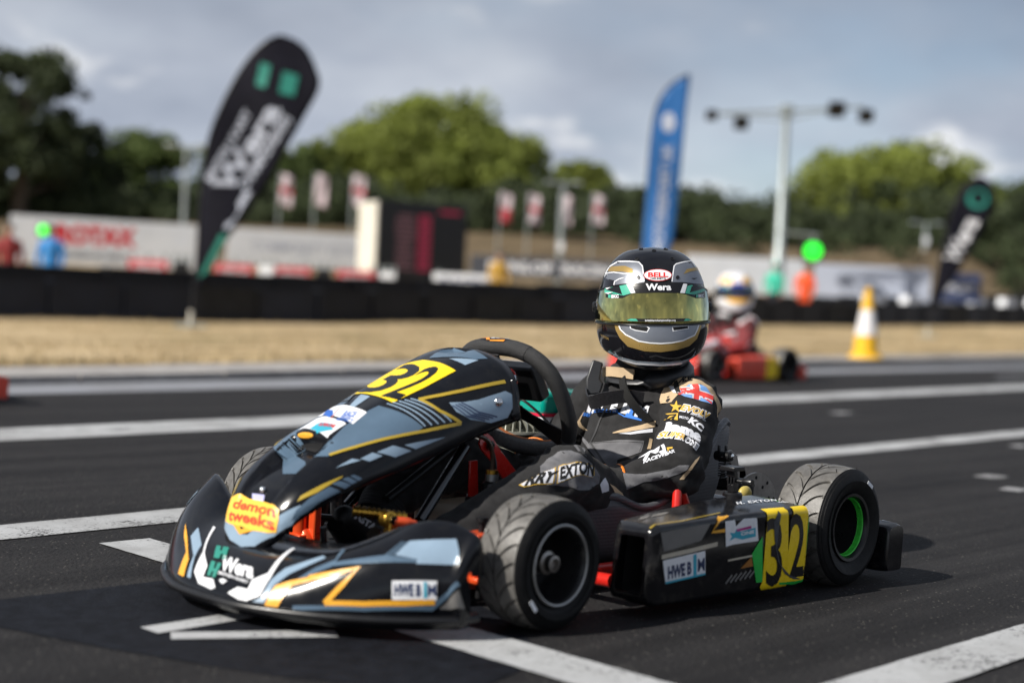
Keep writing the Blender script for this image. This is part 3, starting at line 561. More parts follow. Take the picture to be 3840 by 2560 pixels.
stand(-12.3, -25.9, R(50), JB, TRD, TRD, 'person in a blue jacket behind the barriers at the far left')
stand(-11.7, -26.6, R(70), JR, TRD, TRD, 'person in a red jacket beside the blue jacket at the far left')
stand(-33.0, -21.7, R(20), JT, TRD, JT, 'marshal in a teal jacket behind the second kart')
stand(-33.7, -21.1, R(30), JO, JO, TRD, 'marshal in orange overalls under the green signal light')
stand(-25.9, -26.1, R(60), JY, TRD, TRD, 'person in an amber jacket right of the scoreboard')

# ---- trees
BARK = mat('bark', (.09, .07, .05), .9, var=.3, bump=.6, bscale=30)
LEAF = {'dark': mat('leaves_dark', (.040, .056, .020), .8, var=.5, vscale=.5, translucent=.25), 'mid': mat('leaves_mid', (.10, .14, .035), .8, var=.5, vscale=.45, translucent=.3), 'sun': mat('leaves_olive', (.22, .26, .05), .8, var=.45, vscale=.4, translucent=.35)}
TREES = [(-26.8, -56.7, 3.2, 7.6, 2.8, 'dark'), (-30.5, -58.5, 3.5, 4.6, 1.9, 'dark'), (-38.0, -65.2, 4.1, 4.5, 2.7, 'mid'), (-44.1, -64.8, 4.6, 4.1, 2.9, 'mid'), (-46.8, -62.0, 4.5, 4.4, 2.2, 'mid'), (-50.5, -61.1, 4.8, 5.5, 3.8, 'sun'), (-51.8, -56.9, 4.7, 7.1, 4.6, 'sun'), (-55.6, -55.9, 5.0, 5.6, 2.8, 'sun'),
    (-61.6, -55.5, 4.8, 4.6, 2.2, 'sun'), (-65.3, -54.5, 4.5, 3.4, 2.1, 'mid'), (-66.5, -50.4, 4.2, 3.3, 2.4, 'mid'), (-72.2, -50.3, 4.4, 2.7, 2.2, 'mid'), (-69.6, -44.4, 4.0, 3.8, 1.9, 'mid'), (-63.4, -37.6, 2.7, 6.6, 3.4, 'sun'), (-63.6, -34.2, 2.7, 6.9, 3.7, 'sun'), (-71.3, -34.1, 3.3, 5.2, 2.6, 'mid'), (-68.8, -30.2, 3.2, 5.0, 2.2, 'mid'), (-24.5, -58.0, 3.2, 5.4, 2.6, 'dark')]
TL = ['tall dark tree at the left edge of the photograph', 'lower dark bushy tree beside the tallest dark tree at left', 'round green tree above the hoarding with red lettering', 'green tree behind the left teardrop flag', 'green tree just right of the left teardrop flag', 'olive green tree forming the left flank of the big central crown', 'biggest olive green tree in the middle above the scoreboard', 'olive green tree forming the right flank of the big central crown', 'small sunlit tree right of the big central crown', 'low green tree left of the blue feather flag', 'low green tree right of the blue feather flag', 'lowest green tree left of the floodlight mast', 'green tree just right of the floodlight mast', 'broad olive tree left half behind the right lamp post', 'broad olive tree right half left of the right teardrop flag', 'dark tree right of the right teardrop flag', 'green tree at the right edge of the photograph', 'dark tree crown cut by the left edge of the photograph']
def leaves(v, f, c, rad, n, size, rnd):
    for _ in range(n):
        d = V((rnd.gauss(0, 1), rnd.gauss(0, 1), rnd.gauss(0, 1))).normalized()*(rnd.random()**.4); p = V((c[0]+d.x*rad, c[1]+d.y*rad, c[2]+d.z*rad*.8))
        a = V((rnd.gauss(0, 1), rnd.gauss(0, 1), rnd.gauss(0, .6))).normalized(); b = a.orthogonal().normalized(); q = rnd.uniform(.6, 1.3)*size; k = len(v)
        b.rotate(Matrix.Rotation(rnd.uniform(0, 6.28), 3, a)); w = a.cross(b)
        v += [p-b*q, p+w*q*.5, p+b*q, p-w*q*.5]; f.append((k, k+1, k+2, k+3))
for i, (x, y, z0, h, r, kind) in enumerate(TREES):
    rnd = random.Random(100+i); g = min(gz(x, y), z0); e_ = empty('tree', (x, y, g)); h += z0-g; tr = MB()
    tr.tube(spl([(0, 0, -.2), (.1*rnd.uniform(-1, 1), .05, h*.3), (.15*rnd.uniform(-1, 1), .1, h*.75)], 8), [.05*h*(1-.09*k) for k in range(8)], 9)
    v = []; f = []; nb = int(26+r*10)
    for k in range(nb):
        a = rnd.uniform(0, 6.28); u = rnd.random(); zz = h*(.20+.70*u); rr = r*math.sqrt(max(.05, 1-((u-.36)/.72)**2))*rnd.uniform(.35, .95); br = r*rnd.uniform(.22, .38)
        c = (rr*math.cos(a), rr*math.sin(a), zz); leaves(v, f, c, br, int(70+br*90), .13+.02*r, rnd)
        if k % 4 == 0: tr.tube([(0, 0, zz*.55), (c[0]*.5, c[1]*.5, zz*.8), c], [.016*h, .010*h, .004*h], 6)
    for k in range(16):       # stray sprigs that break the outline
        a = rnd.uniform(0, 6.28); u = rnd.uniform(.25, 1.0); zz = h*(.20+.78*u); rr = r*math.sqrt(max(.03, 1-((u-.36)/.72)**2))*rnd.uniform(.95, 1.2); leaves(v, f, (rr*math.cos(a), rr*math.sin(a), zz), r*rnd.uniform(.08, .16), 26, .12+.015*r, rnd)
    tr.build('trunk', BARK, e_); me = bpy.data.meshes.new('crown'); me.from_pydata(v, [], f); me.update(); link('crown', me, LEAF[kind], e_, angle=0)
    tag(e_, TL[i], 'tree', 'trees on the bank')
# the continuous dark belt of bushes under the trees
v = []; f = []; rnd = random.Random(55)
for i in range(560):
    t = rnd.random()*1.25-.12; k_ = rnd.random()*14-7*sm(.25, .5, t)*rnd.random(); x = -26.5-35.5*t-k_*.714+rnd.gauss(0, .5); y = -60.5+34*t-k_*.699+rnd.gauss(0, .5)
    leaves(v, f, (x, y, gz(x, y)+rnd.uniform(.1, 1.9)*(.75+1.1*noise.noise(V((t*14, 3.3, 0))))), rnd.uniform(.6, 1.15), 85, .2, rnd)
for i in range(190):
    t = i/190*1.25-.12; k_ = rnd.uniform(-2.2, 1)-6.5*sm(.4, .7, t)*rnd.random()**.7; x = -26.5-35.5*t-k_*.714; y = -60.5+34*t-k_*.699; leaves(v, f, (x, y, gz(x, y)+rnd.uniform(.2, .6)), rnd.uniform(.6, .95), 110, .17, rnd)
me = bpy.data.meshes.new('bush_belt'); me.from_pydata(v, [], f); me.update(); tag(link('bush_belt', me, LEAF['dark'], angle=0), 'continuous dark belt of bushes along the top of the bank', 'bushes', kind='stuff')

# ---------------------------------------------------------------- the kart (forward +X, its left +Y, ground z = 0)
GLOSS = mat('black_bodywork', (.005, .0055, .0075), .15, coat=0, var=.2, rvar=.06, vscale=20, dirt=.06, spec=.34)
SIDEP = mat('black_sidepod', (.006, .006, .0075), .15, coat=0, var=.25, rvar=.10, vscale=24, dirt=.20, spec=.5)
TRIM = mat('black_trim', (.007, .007, .008), .34, var=.2)
SATIN = mat('satin_black_metal', (.008, .008, .009), .4, metal=.0, var=.2)
RUBBER = mat('tyre_rubber', (.0065, .0065, .007), .55, var=.35, vscale=60, bump=.2, bscale=500, dirt=.05, spec=.22)
RUBBERT = mat('tread_rubber', (.105, .10, .093), .42, var=.35, vscale=70, bump=.2, bscale=700, dirt=.3, spec=.6)
REDP = mat('red_frame_paint', (.55, .018, .012), .25, coat=.6, var=.08)
REDO = mat('orange_red_anodised', (.80, .09, .02), .3, metal=.3, coat=.4)
CHROME = mat('chrome', (.7, .71, .73), .14, metal=1, var=.05); STEEL = mat('brushed_steel', (.34, .32, .30), .38, metal=1, var=.2, vscale=50); ALU = mat('machined_aluminium', (.42, .42, .41), .4, metal=.85, var=.06)
GOLDM = mat('gold_anodised', (.62, .36, .06), .28, metal=1, var=.12); RIMB = mat('black_rim', (.012, .012, .013), .3, metal=.2); GREENT = mat('green_tape', (.05, .55, .05), .35, var=.25, vscale=120)
CARBON = None
def carbon_material():
    M = bpy.data.materials.new('carbon_weave'); M.use_nodes = True; N, L = M.node_tree.nodes, M.node_tree.links; b = N['Principled BSDF']; t = N.new('ShaderNodeTexCoord')
    w = N.new('ShaderNodeTexWave'); w.inputs['Scale'].default_value = 90; w.inputs['Distortion'].default_value = .6; w.bands_direction = 'X'; L.new(t.outputs['Object'], w.inputs['Vector'])
    w2 = N.new('ShaderNodeTexWave'); w2.inputs['Scale'].default_value = 40; w2.bands_direction = 'Z'; L.new(t.outputs['Object'], w2.inputs['Vector'])
    m_ = N.new('ShaderNodeMath'); m_.operation = 'MULTIPLY_ADD'; m_.inputs[1].default_value = .3; L.new(w2.outputs['Fac'], m_.inputs[0]); L.new(w.outputs['Fac'], m_.inputs[2])
    r = N.new('ShaderNodeValToRGB'); r.color_ramp.elements[0].position = .2; r.color_ramp.elements[0].color = (.022, .023, .027, 1); r.color_ramp.elements[1].position = 1; r.color_ramp.elements[1].color = (.15, .155, .17, 1); L.new(m_.outputs[0], r.inputs[0]); L.new(r.outputs[0], b.inputs['Base Color'])
    b.inputs['Roughness'].default_value = .36; bm = N.new('ShaderNodeBump'); bm.inputs['Strength'].default_value = .3; bm.inputs['Distance'].default_value = .002; L.new(w.outputs['Fac'], bm.inputs['Height']); L.new(bm.outputs[0], b.inputs['Normal']); return M
CARBON = carbon_material()
FX, RX, FR, RR = .45, -.447, .127, .138
kart = tag(empty('racing_kart'), 'black racing kart with yellow number 32 parked on the grid in the foreground', 'kart')

def tread_tyre(r, w, rim, N):
    wt = w*.80; us = [0, .03, .19, .22, .42, .62, .82]; dp = [0, 1, 1, 0, 0, 0, 0]; M = N*len(us); S = 1.25*2*math.pi/N; tread = MB(); side = MB()
    cols = [.035, .07, .12, .2, .3, .4, .5, .6, .7, .8, .87, .92, 1.0]
    def half(sg, b, cl, rad, yy, dep):
        rings = []
        for c, (rd, y, d) in enumerate(zip(rad, yy, dep)) if False else []: pass
    for sg in (-1, 1):
        rings = []; off = 0 if sg > 0 else .5
        for t in cols:
            sk = S*(1-(1-min(1, t))**2); g = sm(.05, .10, t)*(1-sm(.86, .95, t)); ring = []; rr = r-.005*t*t
            for k in range(N):
                for u, d in zip(us, dp):
                    th = 2*math.pi*(k+u+off)/N+sk; q = rr-.0055*d*g-.0004*random.random(); ring.append((q*math.cos(th), sg*wt*t, q*math.sin(th)))
            rings.append(ring)
        tread.loft(rings, True, False)
        # shoulder lines and sidewall
        prof = [(r-.005, wt), (r-.0085, wt*1.05), (r-.0085, wt*1.075), (r-.011, wt*1.10), (r-.0145, wt*1.135), (r-.0145, wt*1.15), (r-.018, wt*1.18), (r-.027, w*.985), (r-.036, w*1.01), ((r+rim)/2, w*1.03), (rim+.018, w*.985), (rim+.008, w*.90), (rim+.001, w*.84), (rim-.003, w*.78)]
        nn = 72; side.loft([[(q*math.cos(2*math.pi*k/nn), sg*y, q*math.sin(2*math.pi*k/nn)) for k in range(nn)] for q, y in prof], True, False)
    nn = 96; tread.loft([[(q*math.cos(2*math.pi*k/nn), y, q*math.sin(2*math.pi*k/nn)) for k in range(nn)] for q, y in [(r-.0045, -wt*.06), (r-.0045, wt*.06)]], True, False)
    return tread, side
def ring_y(prof, n=48):
    b = MB(); b.loft([[(q*math.cos(2*math.pi*k/n), y, q*math.sin(2*math.pi*k/n)) for k in range(n)] for q, y in prof], True, False); return b
def make_wheel(name, r, w, front):
    yb = w*.84; rim = ring_y([(.066, -yb-.004), (.0765, -yb), (.068, -yb+.006), (.064, 0), (.068, yb-.006), (.0765, yb-.001), (.0785, yb+.002), (.0775, yb+.006), (.071, yb+.005), (.067, yb-.002), (.0655, yb-.02), (.061, -.012), (.055, -.02), (.03, -.022), (.001, -.022)])
    o = rim.build(name, RIMB, kart)
    t, s_ = tread_tyre(r, w, .0765, 20 if not front else 22); s_.build('tyre', RUBBER, o, angle=24); t.build('tread', RUBBERT, o, angle=28)
    if front:
        ring_y([(.0786, yb+.0045), (.0780, yb+.0068), (.0755, yb+.0080), (.0730, yb+.0068), (.0725, yb+.004)]).build('rim_lip', ALU, o)
        ring_y([(.024, -.022), (.024, .0), (.019, .004), (.019, .014), (.0225, .016), (.0225, .022), (.016, .024), (.016, .038), (.011, .039), (.010, .030), (.001, .030)], 24).build('hub', STEEL, o)
        for k in range(3):
            a = R(90+120*k); b = MB(); b.lathe([(.006, 0), (.006, .012), (.001, .013)], (.038*math.cos(a), -.02, .038*math.sin(a)), (0, 1, 0), 8); b.build('wheel_nut', CHROME, o)
    else:
        ring_y([(.0668, yb-.004), (.0650, yb-.006), (.0645, yb-.0175), (.0640, yb-.018)]).build('green_tape', GREENT, o)
        ring_y([(.03, -.022), (.03, -.012), (.0175, -.010), (.0175, .0), (.0125, .002), (.012, -.02), (.001, -.02)], 24).build('hub', SATIN, o)
        ring_y([(.0176, .0), (.0176, .0025), (.0122, .003), (.0122, -.01)], 24).build('axle_end', STEEL, o)
        b = MB(); b.lathe([(.006, 0), (.006, .005), (.003, .006), (.003, .02), (.001, .021)], (-.032, -.019, -.012), (0, 1, 0), 10); b.build('valve', GOLDM, o)
    return o
fw = make_wheel('front_wheel', FR, .058, True); fw.location = (FX, .447, FR); fw.rotation_euler.z = R(1.5)
rw = make_wheel('rear_wheel', RR, .070, False); rw.location = (RX, .515, RR); rw.rotation_euler.y = R(-10)
for o, loc in ((fw, (FX-.012, -.408, FR)), (rw, (RX, -.515, RR))):
    c = copy_tree(o, kart); c.location = loc; c.scale = (1, -1, 1)
# little rubber hairs on the rear tyre
b = MB(); rn = random.Random(4)
for k in range(26):
    a = R(rn.uniform(-40, 190)); y = rn.choice([.02, .045, .058, .066])+rn.uniform(-.004, .004); q = RR-.004-(.010 if y > .055 else 0); d = V((math.cos(a), rn.uniform(-.2, .5), math.sin(a))).normalized(); p = V((q*math.cos(a), y, q*math.sin(a)))
    b.tube([p, p+d*.005, p+d*.009+V((0, 0, -.001))], [.0006, .0005, .0003], 4)
b.build('moulding_hairs', RUBBER, rw)['kind'] = 'stuff'

# small paper labels on the sidewalls
for o_, rr_, y_, an in ((rw, .112, .0728, 112), (fw, .103, .0602, -40)):
    a = R(an); d = V((math.cos(a), 0, math.sin(a))); t_ = V((-d.z, 0, d.x)); b = MB(); c = d*rr_+V((0, y_, 0)); b.prism([(-.013, -.004), (.013, -.004), (.013, .004), (-.013, .004)], c, t_, d, -.0006 if t_.cross(d).y < 0 else .0006); b.build('sidewall_label', WHITE, o_)
# chassis
b = MB()
for s_ in (-1, 1):
    b.tube(spl([(.36, .25*s_, .045), (.18, .27*s_, .045), (.0, .28*s_, .045), (-.3, .27*s_, .048), (-.62, .26*s_, .06)], 24), .014, 10)
    b.tube([(.195, .26*s_, .05), (.195, .415*s_, .056)], .0145, 10); b.tube([(-.19, .27*s_, .05), (-.19, .40*s_, .056)], .0145, 10)
b.tube([(.30, -.26, .045), (.30, .26, .045)], .014, 10); b.tube([(-.30, -.27, .048), (-.30, .27, .048)], .014, 10); b.tube([(-.60, -.27, .06), (-.60, .27, .06)], .014, 10)
b.build('frame', REDP, kart)
b = MB(); b.tube(spl([(.36, .25, .046), (.50, .20, .048), (.60, .15, .05), (.625, .0, .05), (.60, -.15, .05), (.50, -.20, .048), (.36, -.25, .046)], 40), .0138, 10); b.build('front_hoop', SATIN, kart)
for s_ in (-1, 1):
    b = MB(); b.tube([(.61, .07*s_, .05), (.66, .07*s_, .055), (.675, .07*s_, .155)], .007, 8); b.build('bumper_bracket', SATIN, kart)
    b = MB(); b.box((FX-.012, .270*s_, .105), (.02, .045, .10)); b.box((FX+.005, .285*s_, .152), (.048, .05, .014)); b.box((FX+.005, .285*s_, .066), (.048, .05, .014)); b.lathe([(.016, .066), (.016, .152)], (FX+.008, .287*s_, 0), (0, 0, 1), 16); b.tube([(FX, .26*s_, .05), (FX, .285*s_, .08)], .016, 8); b.build('kingpin_yoke', REDO, kart, bevel=.004)
    b = MB(); b.lathe([(.007, -.02), (.007, .13), (.012, .131), (.012, .14), (.001, .141)], (FX, .287*s_, .048), (0, 0, 1), 12); b.tube([(FX, .30*s_, FR), (FX, .46*s_, FR)], .0125, 12); b.tube([(FX, .30*s_, .11), (FX-.09, .28*s_, .10)], .008, 8); b.build('stub_axle', SATIN, kart)
    MB().tube([(.27, .03*s_, .085), (FX-.09, .28*s_, .10)], .006, 8).build('tie_rod', STEEL, kart)
MB().box((.33, 0, .036), (.62, .40, .004)).build('floor_tray', SATIN, kart)
MB().tube([(RX, -.50, RR), (RX, .50, RR)], .0175, 20).build('axle', STEEL, kart)

# nose cone
NO = .030; NY = [0, .10, .18, .255, .325, .375, .415]; NLX = [.920, .913, .884, .842, .786, .730, .668]; NRX = [.705, .705, .705, .70, .68, .655, .635]; NRZ = [.130, .134, .147, .178, .206, .210, .195]
def nose_sec(y, k=1.0):
    a = abs(y); lx, rx, rz = interp(a, NY, NLX), interp(a, NY, NRX), interp(a, NY, NRZ); lz = .048; out = []
    out += [(lx-.03, .022), (lx-.012, .022), (lx-.004, .030)]
    n_ = V((rz-lz, lx-rx)).normalized(); n_ = V((n_.x, n_.y)); bul = .036
    for i in range(22):
        t = i/21; p = V((lx, lz)).lerp(V((rx, rz)), t); q = p+V((n_.x, n_.y))*bul*math.sin(math.pi*t**.85)*(.7+.3*math.cos(y*3)); out.append((q.x, q.y))
    for dx_, dz_ in ((-.008, .001), (-.017, -.004), (-.024, -.014), (-.028, -.03), (-.03, -.08)): out.append((rx+dx_, max(rz+dz_, .03)))
    cx, cz = (lx+rx)/2, (lz+rz)/2
    return [V((cx+(x-cx)*k, y+NO, cz+(z-cz)*k)) for x, z in out]
ys = [-.415+.83*i/64 for i in range(65)]; rings = [nose_sec(y) for y in ys]
endr = lambda sg: [[V((p.x, sg*(.415+d)+NO, p.z)) for p in nose_sec(sg*.415, k)] for d, k in ((.006, .975), (.011, .93), (.015, .86), (.0175, .75), (.019, .5), (.0192, .1))]
rings = endr(-1)[::-1]+rings+endr(1); b = MB(); b.loft(rings, False, False); nose = b.build('nose_cone', GLOSS, kart, angle=50)
lip = [V((interp(abs(y), NY, NLX)+.002, y+NO, .040)) for y in ys]; lip = [V((.62, -.428+NO, .042)), V((.65, -.424+NO, .042))]+lip+[V((.65, .424+NO, .042)), V((.62, .428+NO, .042))]
bt = MB(); bt.tube(lip, .0085, 10); bt.build('lower_lip', TRIM, nose)

# front fairing with its scoop
FC = [(.830, .098), (.820, .145), (.792, .210), (.742, .268), (.665, .322), (.56, .375), (.42, .444), (.32, .490), (.262, .508), (.226, .505)]
FWD = [.036, .080, .113, .136, .150, .158, .167, .173, .175, .172]; FDR = [.010, .028, .046, .065, .086, .106, .128, .143, .146, .138]
cl = spl([(x, 0, z) for x, z in FC], 190); rings = []; nA = 72
for i, c in enumerate(cl):
    u = i/189*9; t = (cl[min(i+1, 189)]-cl[max(i-1, 0)]).normalized(); n_ = V((-t.z, 0, t.x)); n_ = n_ if n_.z > 0 else -n_
    w = interp(u, list(range(10)), FWD); d = interp(u, list(range(10)), FDR); ring = []
    for k in range(nA+1):
        a = -math.pi/2+math.pi*k/nA; sy = math.copysign(abs(math.sin(a))**(2/2.45), a); cz = abs(math.cos(a))**(2/2.45); y = w*sy; h = -d*(1-cz)
        # scoop: sunk panel ending abruptly under a hood
        lim = .062*(1-.35*max(0, (3.0-u)/2)**2) if u < 3 else .062
        msk = sm(1.55, 2.1, u)*(1-sm(3.98, 4.14, u))*(1-sm(lim-.012, lim, abs(y))); dep = .010+.018*sm(2.2, 4, u)
        hump = .006*sm(4.0, 4.1, u)*(1-sm(4.3, 6, u))*(1-sm(.03, .075, abs(y)))
        pk = .010*sm(7.2, 7.5, u)*(1-sm(8.1, 8.3, u))*(1-sm(.028, .036, abs(y-.005)))
        ring.append(c+n_*(h-msk*dep+hump-pk)+V((0, y, 0)))
    rings.append(ring)
b = MB(); b.loft(rings, False, False); fair = b.build('front_fairing', GLOSS, kart, angle=55)
so_ = fair.modifiers.new('thick', 'SOLIDIFY'); so_.thickness = .004; so_.offset = -1
def fpt(u, y):
    i = min(189, int(u/9*189)); r_ = rings[i]; return min(r_, key=lambda p: abs(p.y-y))
DARK = mat('dark_opening', (.004, .004, .005), .9)
p = fpt(2.35, 0); b = MB(); b.ball(p+V((.002, 0, .002)), (.007, .007, .007), 12, 8); b.build('screw', CHROME, fair)
p = fpt(7.75, .168); b = MB(); b.ball(V((.300, .166, .403)), (.011, .011, .011), 16, 10); b.build('bolt', CHROME, fair); b = MB(); b.ball(V((.300, -.166, .403)), (.011, .011, .011), 16, 10); b.build('bolt', CHROME, fair)

# steering
SC = V((.075, 0, .395)); SU = V((.487, 0, .873)).normalized(); SN = V((-SU.z, 0, SU.x)); SV = V((0, 1, 0))
def sw(a, e_=2.7, ax=.150, bx=.134): c, s_ = math.cos(a), math.sin(a); return SC+SV*ax*math.copysign(abs(c)**(2/e_), c)+SU*bx*math.copysign(abs(s_)**(2/e_), s_)
LEATHER = mat('perforated_leather', (.020, .020, .021), .55, bump=.9, bscale=420, var=.25, vscale=90); LEATHG = mat('grey_grip', (.075, .075, .078), .5, bump=1.0, bscale=480, var=.3, vscale=160)
stw = empty_part = None
hub = MB(); hub.lathe([(.034, -.012), (.034, .006), (.028, .012), (.001, .012)], SC-SN*.03, SN, 28); stw = hub.build('steering_wheel', SATIN, kart)
seg = lambda a0, a1, n=40: [sw(R(a0+(a1-a0)*i/(n-1))) for i in range(n)]
topg = MB().tube(seg(60, 128), .0195, 16).build('top_grip', LEATHER, stw); MB().tube(seg(-38, 61), .0185, 16).build('side_grip', LEATHER, stw); MB().tube(seg(127, 218), .0185, 16).build('side_grip', LEATHER, stw); MB().tube(seg(217, 323), .0195, 16).build('lower_grip', LEATHG, stw)
ORANGES = mat('orange_stitching', (.55, .17, .04), .7)
b = MB(); pts = [sw(R(218+104*i/60)) for i in range(61)]
for i in range(60):
    p = pts[i]; o = (SC-p).normalized(); q = p+o*.0178+SN*.006; b.tube([q+SN*.004, q-SN*.004+o*.002], .0011, 4)
b.build('stitching', ORANGES, stw)['kind'] = 'stuff'
for a, r0 in ((90, .115), (-28, .135), (208, .135)):
    d = (sw(R(a))-SC); L_ = d.length; d.normalize(); pdir = SN.cross(d); e0 = SC-SN*.026
    poly = []; b = MB(); k = 15
    b.prism([(0, -.022), (L_*.45, -.015), (L_*.98, -.026), (L_*.98, .026), (L_*.45, .015), (0, .022)], e0, d, pdir, .004)
    sp = b.build('spoke', SATIN, stw, bevel=.001)
    for f_ in (.42, .66):
        b = MB(); b.lathe([(.0085, .0), (.0085, .0012), (.0065, .0014), (.0062, 0)], e0+d*L_*f_, SN, 16); b.build('lightening_hole', CHROME, sp)
b = MB(); q = Matrix((SU, SV, SU.cross(SV))).transposed(); b.box(SC+SN*.028+SU*.030, (.088, .135, .036), q); b.build('lap_timer', TRIM, stw, bevel=.008, seg=3)
b = MB(); b.box(SC+SN*.0475+SU*.034, (.05, .09, .002), q); b.build('timer_screen', mat('lcd_screen', (.10, .12, .10), .2), stw)
COLD = V((.873, 0, -.487))
MB().tube([SC-SN*.03, SC+COLD*.43], .010, 12).build('steering_column', SATIN, kart)
MB().tube([(.318, .092, .302), (.462, .118, .158)], .0125, 16).build('column_strut', mat('gloss_black_tube', (.008, .008, .010), .08, coat=1), kart)
MB().tube([(.318, -.092, .302), (.462, -.118, .158)], .0125, 16).build('column_strut', MATS['gloss_black_tube'], kart)
for s_ in (-1, 1):
    d = V((-.093, .02*s_, -.105)); U_ = d.normalized(); W_ = V((0, 1, 0)).cross(U_)
    b = MB(); b.prism([(-.022, -.006), (-.015, -.017), (0, -.021), (.04, -.018), (.15, -.024), (.15, .020), (.04, .018), (0, .021), (-.015, .017), (-.022, .006)], V((.222, .062*s_, .302)), U_, W_, .006); rp = b.build('column_plate', REDP, kart, bevel=.0015)
    b = MB(); b.lathe([(.011, 0), (.011, .007), (.006, .008), (.006, .004), (.001, .004)], V((.219, (.066 if s_ > 0 else -.07), .298)), (0, s_, 0), 6); b.build('bolt', TRIM, rp)
b = MB(); b.prism([(0, -.012), (.11, -.016), (.11, .014), (0, .012)], V((.235, .03, .262)), (-.05, 0, -1), (1, 0, -.05), .006); b.build('column_plate', REDP, kart, bevel=.0015)
b = MB(); b.prism([(-.03, -.018), (.1, -.028), (.12, .0), (.1, .028), (-.03, .022)], V((.225, .045, .345)), (.62, 0, .2), (-.3, 0, .9), .004); br = b.build('fairing_bracket', SATIN, kart, bevel=.001)
b = MB(); b.box((.245, 0, .335), (.12, .10, .03), Matrix.Rotation(R(28), 3, 'Y')); b.box((.20, .03, .36), (.03, .03, .09)); b.box((.20, -.03, .36), (.03, .03, .09)); b.build('fairing_clamp', SATIN, kart, bevel=.004)
b = MB(); b.lathe([(.024, -.006), (.024, .004), (.017, .007), (.015, .003), (.015, -.006)], (.207, .108, .446), (-.2, 1, .25), 28); rc = b.build('fairing_washer', REDP, kart)
b = MB(); b.lathe([(.015, 0), (.014, .006), (.008, .010), (.008, .015), (.001, .016)], (.207, .108, .446), (-.2, 1, .25), 20); b.build('bolt', CHROME, rc)
b = MB(); b.tube([(.21, .0, .49), (.20, .05, .475), (.20, .10, .45)], .008, 8); b.tube([(.20, .09, .45), (.21, .06, .38), (.23, .04, .34)], .010, 8); b.build('fairing_stay', SATIN, kart)
# brake reservoir and hose
b = MB(); b.lathe([(.014, .15), (.014, .192), (.0205, .193)]+[(.0205, .222), (.016, .226)], (.246, .105, 0), n=28); b.lathe([(.0205, .193), (.0215, .196), (.0215, .219), (.0205, .222)], (.246, .105, 0), n=20); rs = b.build('brake_reservoir', TRIM, kart, angle=20)
MB().lathe([(.0145, .226), (.0145, .241), (.001, .2412)], (.246, .105, 0), n=24).build('collar', ALU, rs); MB().lathe([(.0135, .2415), (.0135, .250), (.001, .251)], (.246, .105, 0), n=24).build('brass_cap', GOLDM, rs)
MB().tube(spl([(.246, .105, .248), (.248, .105, .285), (.262, .105, .312), (.295, .105, .326), (.36, .10, .335)], 20), .0052, 10).build('brake_hose', mat('amber_hose', (.05, .028, .018), .25, coat=.5), kart)
MB().tube(spl([(.20, .05, .30), (.21, .08, .25), (.23, .07, .20), (.19, .06, .15)], 16), .003, 6).build('cable', TRIM, kart)
# fuel tank
b = MB(); b.box((.20, 0, .105), (.22, .17, .12)); ft = b.build('fuel_tank', mat('tank_plastic', (.50, .42, .34), .45, var=.1), kart, bevel=.025, seg=3)
MB().lathe([(.03, 0), (.03, .016), (.024, .02), (.001, .02)], (.225, .045, .163), n=24).build('tank_cap', TRIM, ft)
# pedals
def pedal(y0, y1, sg):
    b = MB(); pr = [(.001, 0)]; n_ = 22; L_ = abs(y1-y0)
    for i in range(n_): pr += [(.0095 if i % 2 else .0125, L_*(i+.1)/n_), (.0095 if i % 2 else .0125, L_*(i+.9)/n_)]
    pr.append((.001, L_)); b.lathe(pr, (.606, y0, .183), (-.15, y1-y0, -.02), 18); p_ = b.build('pedal', GOLDM, kart, angle=30)
    e_ = (.603, y1, .181); b = MB(); b.lathe([(.017, -.012), (.017, .006), (.010, .008), (.001, .008)], e_, (0, sg, 0), 20); b.box((.598, y1, .16), (.022, .02, .05)); b.build('pedal_clamp', GOLDM, p_, bevel=.003)
    b = MB(); b.lathe([(.009, 0), (.009, .006), (.001, .007)], (.602, y1+.008*sg, .181), (0, sg, 0), 14); b.build('bolt', CHROME, p_)
    b = MB(); b.tube(spl([(.600, y1+.004*sg, .178), (.575, y1+.018*sg, .176), (.556, y1+.026*sg, .168), (.552, y1+.028*sg, .13), (.56, y1+.02*sg, .05)], 18), [.010]*6+[.008]*12, 10); b.build('pedal_arm', REDO if sg > 0 else SATIN, p_)
pedal(.075, .185, 1); pedal(-.075, -.185, -1)

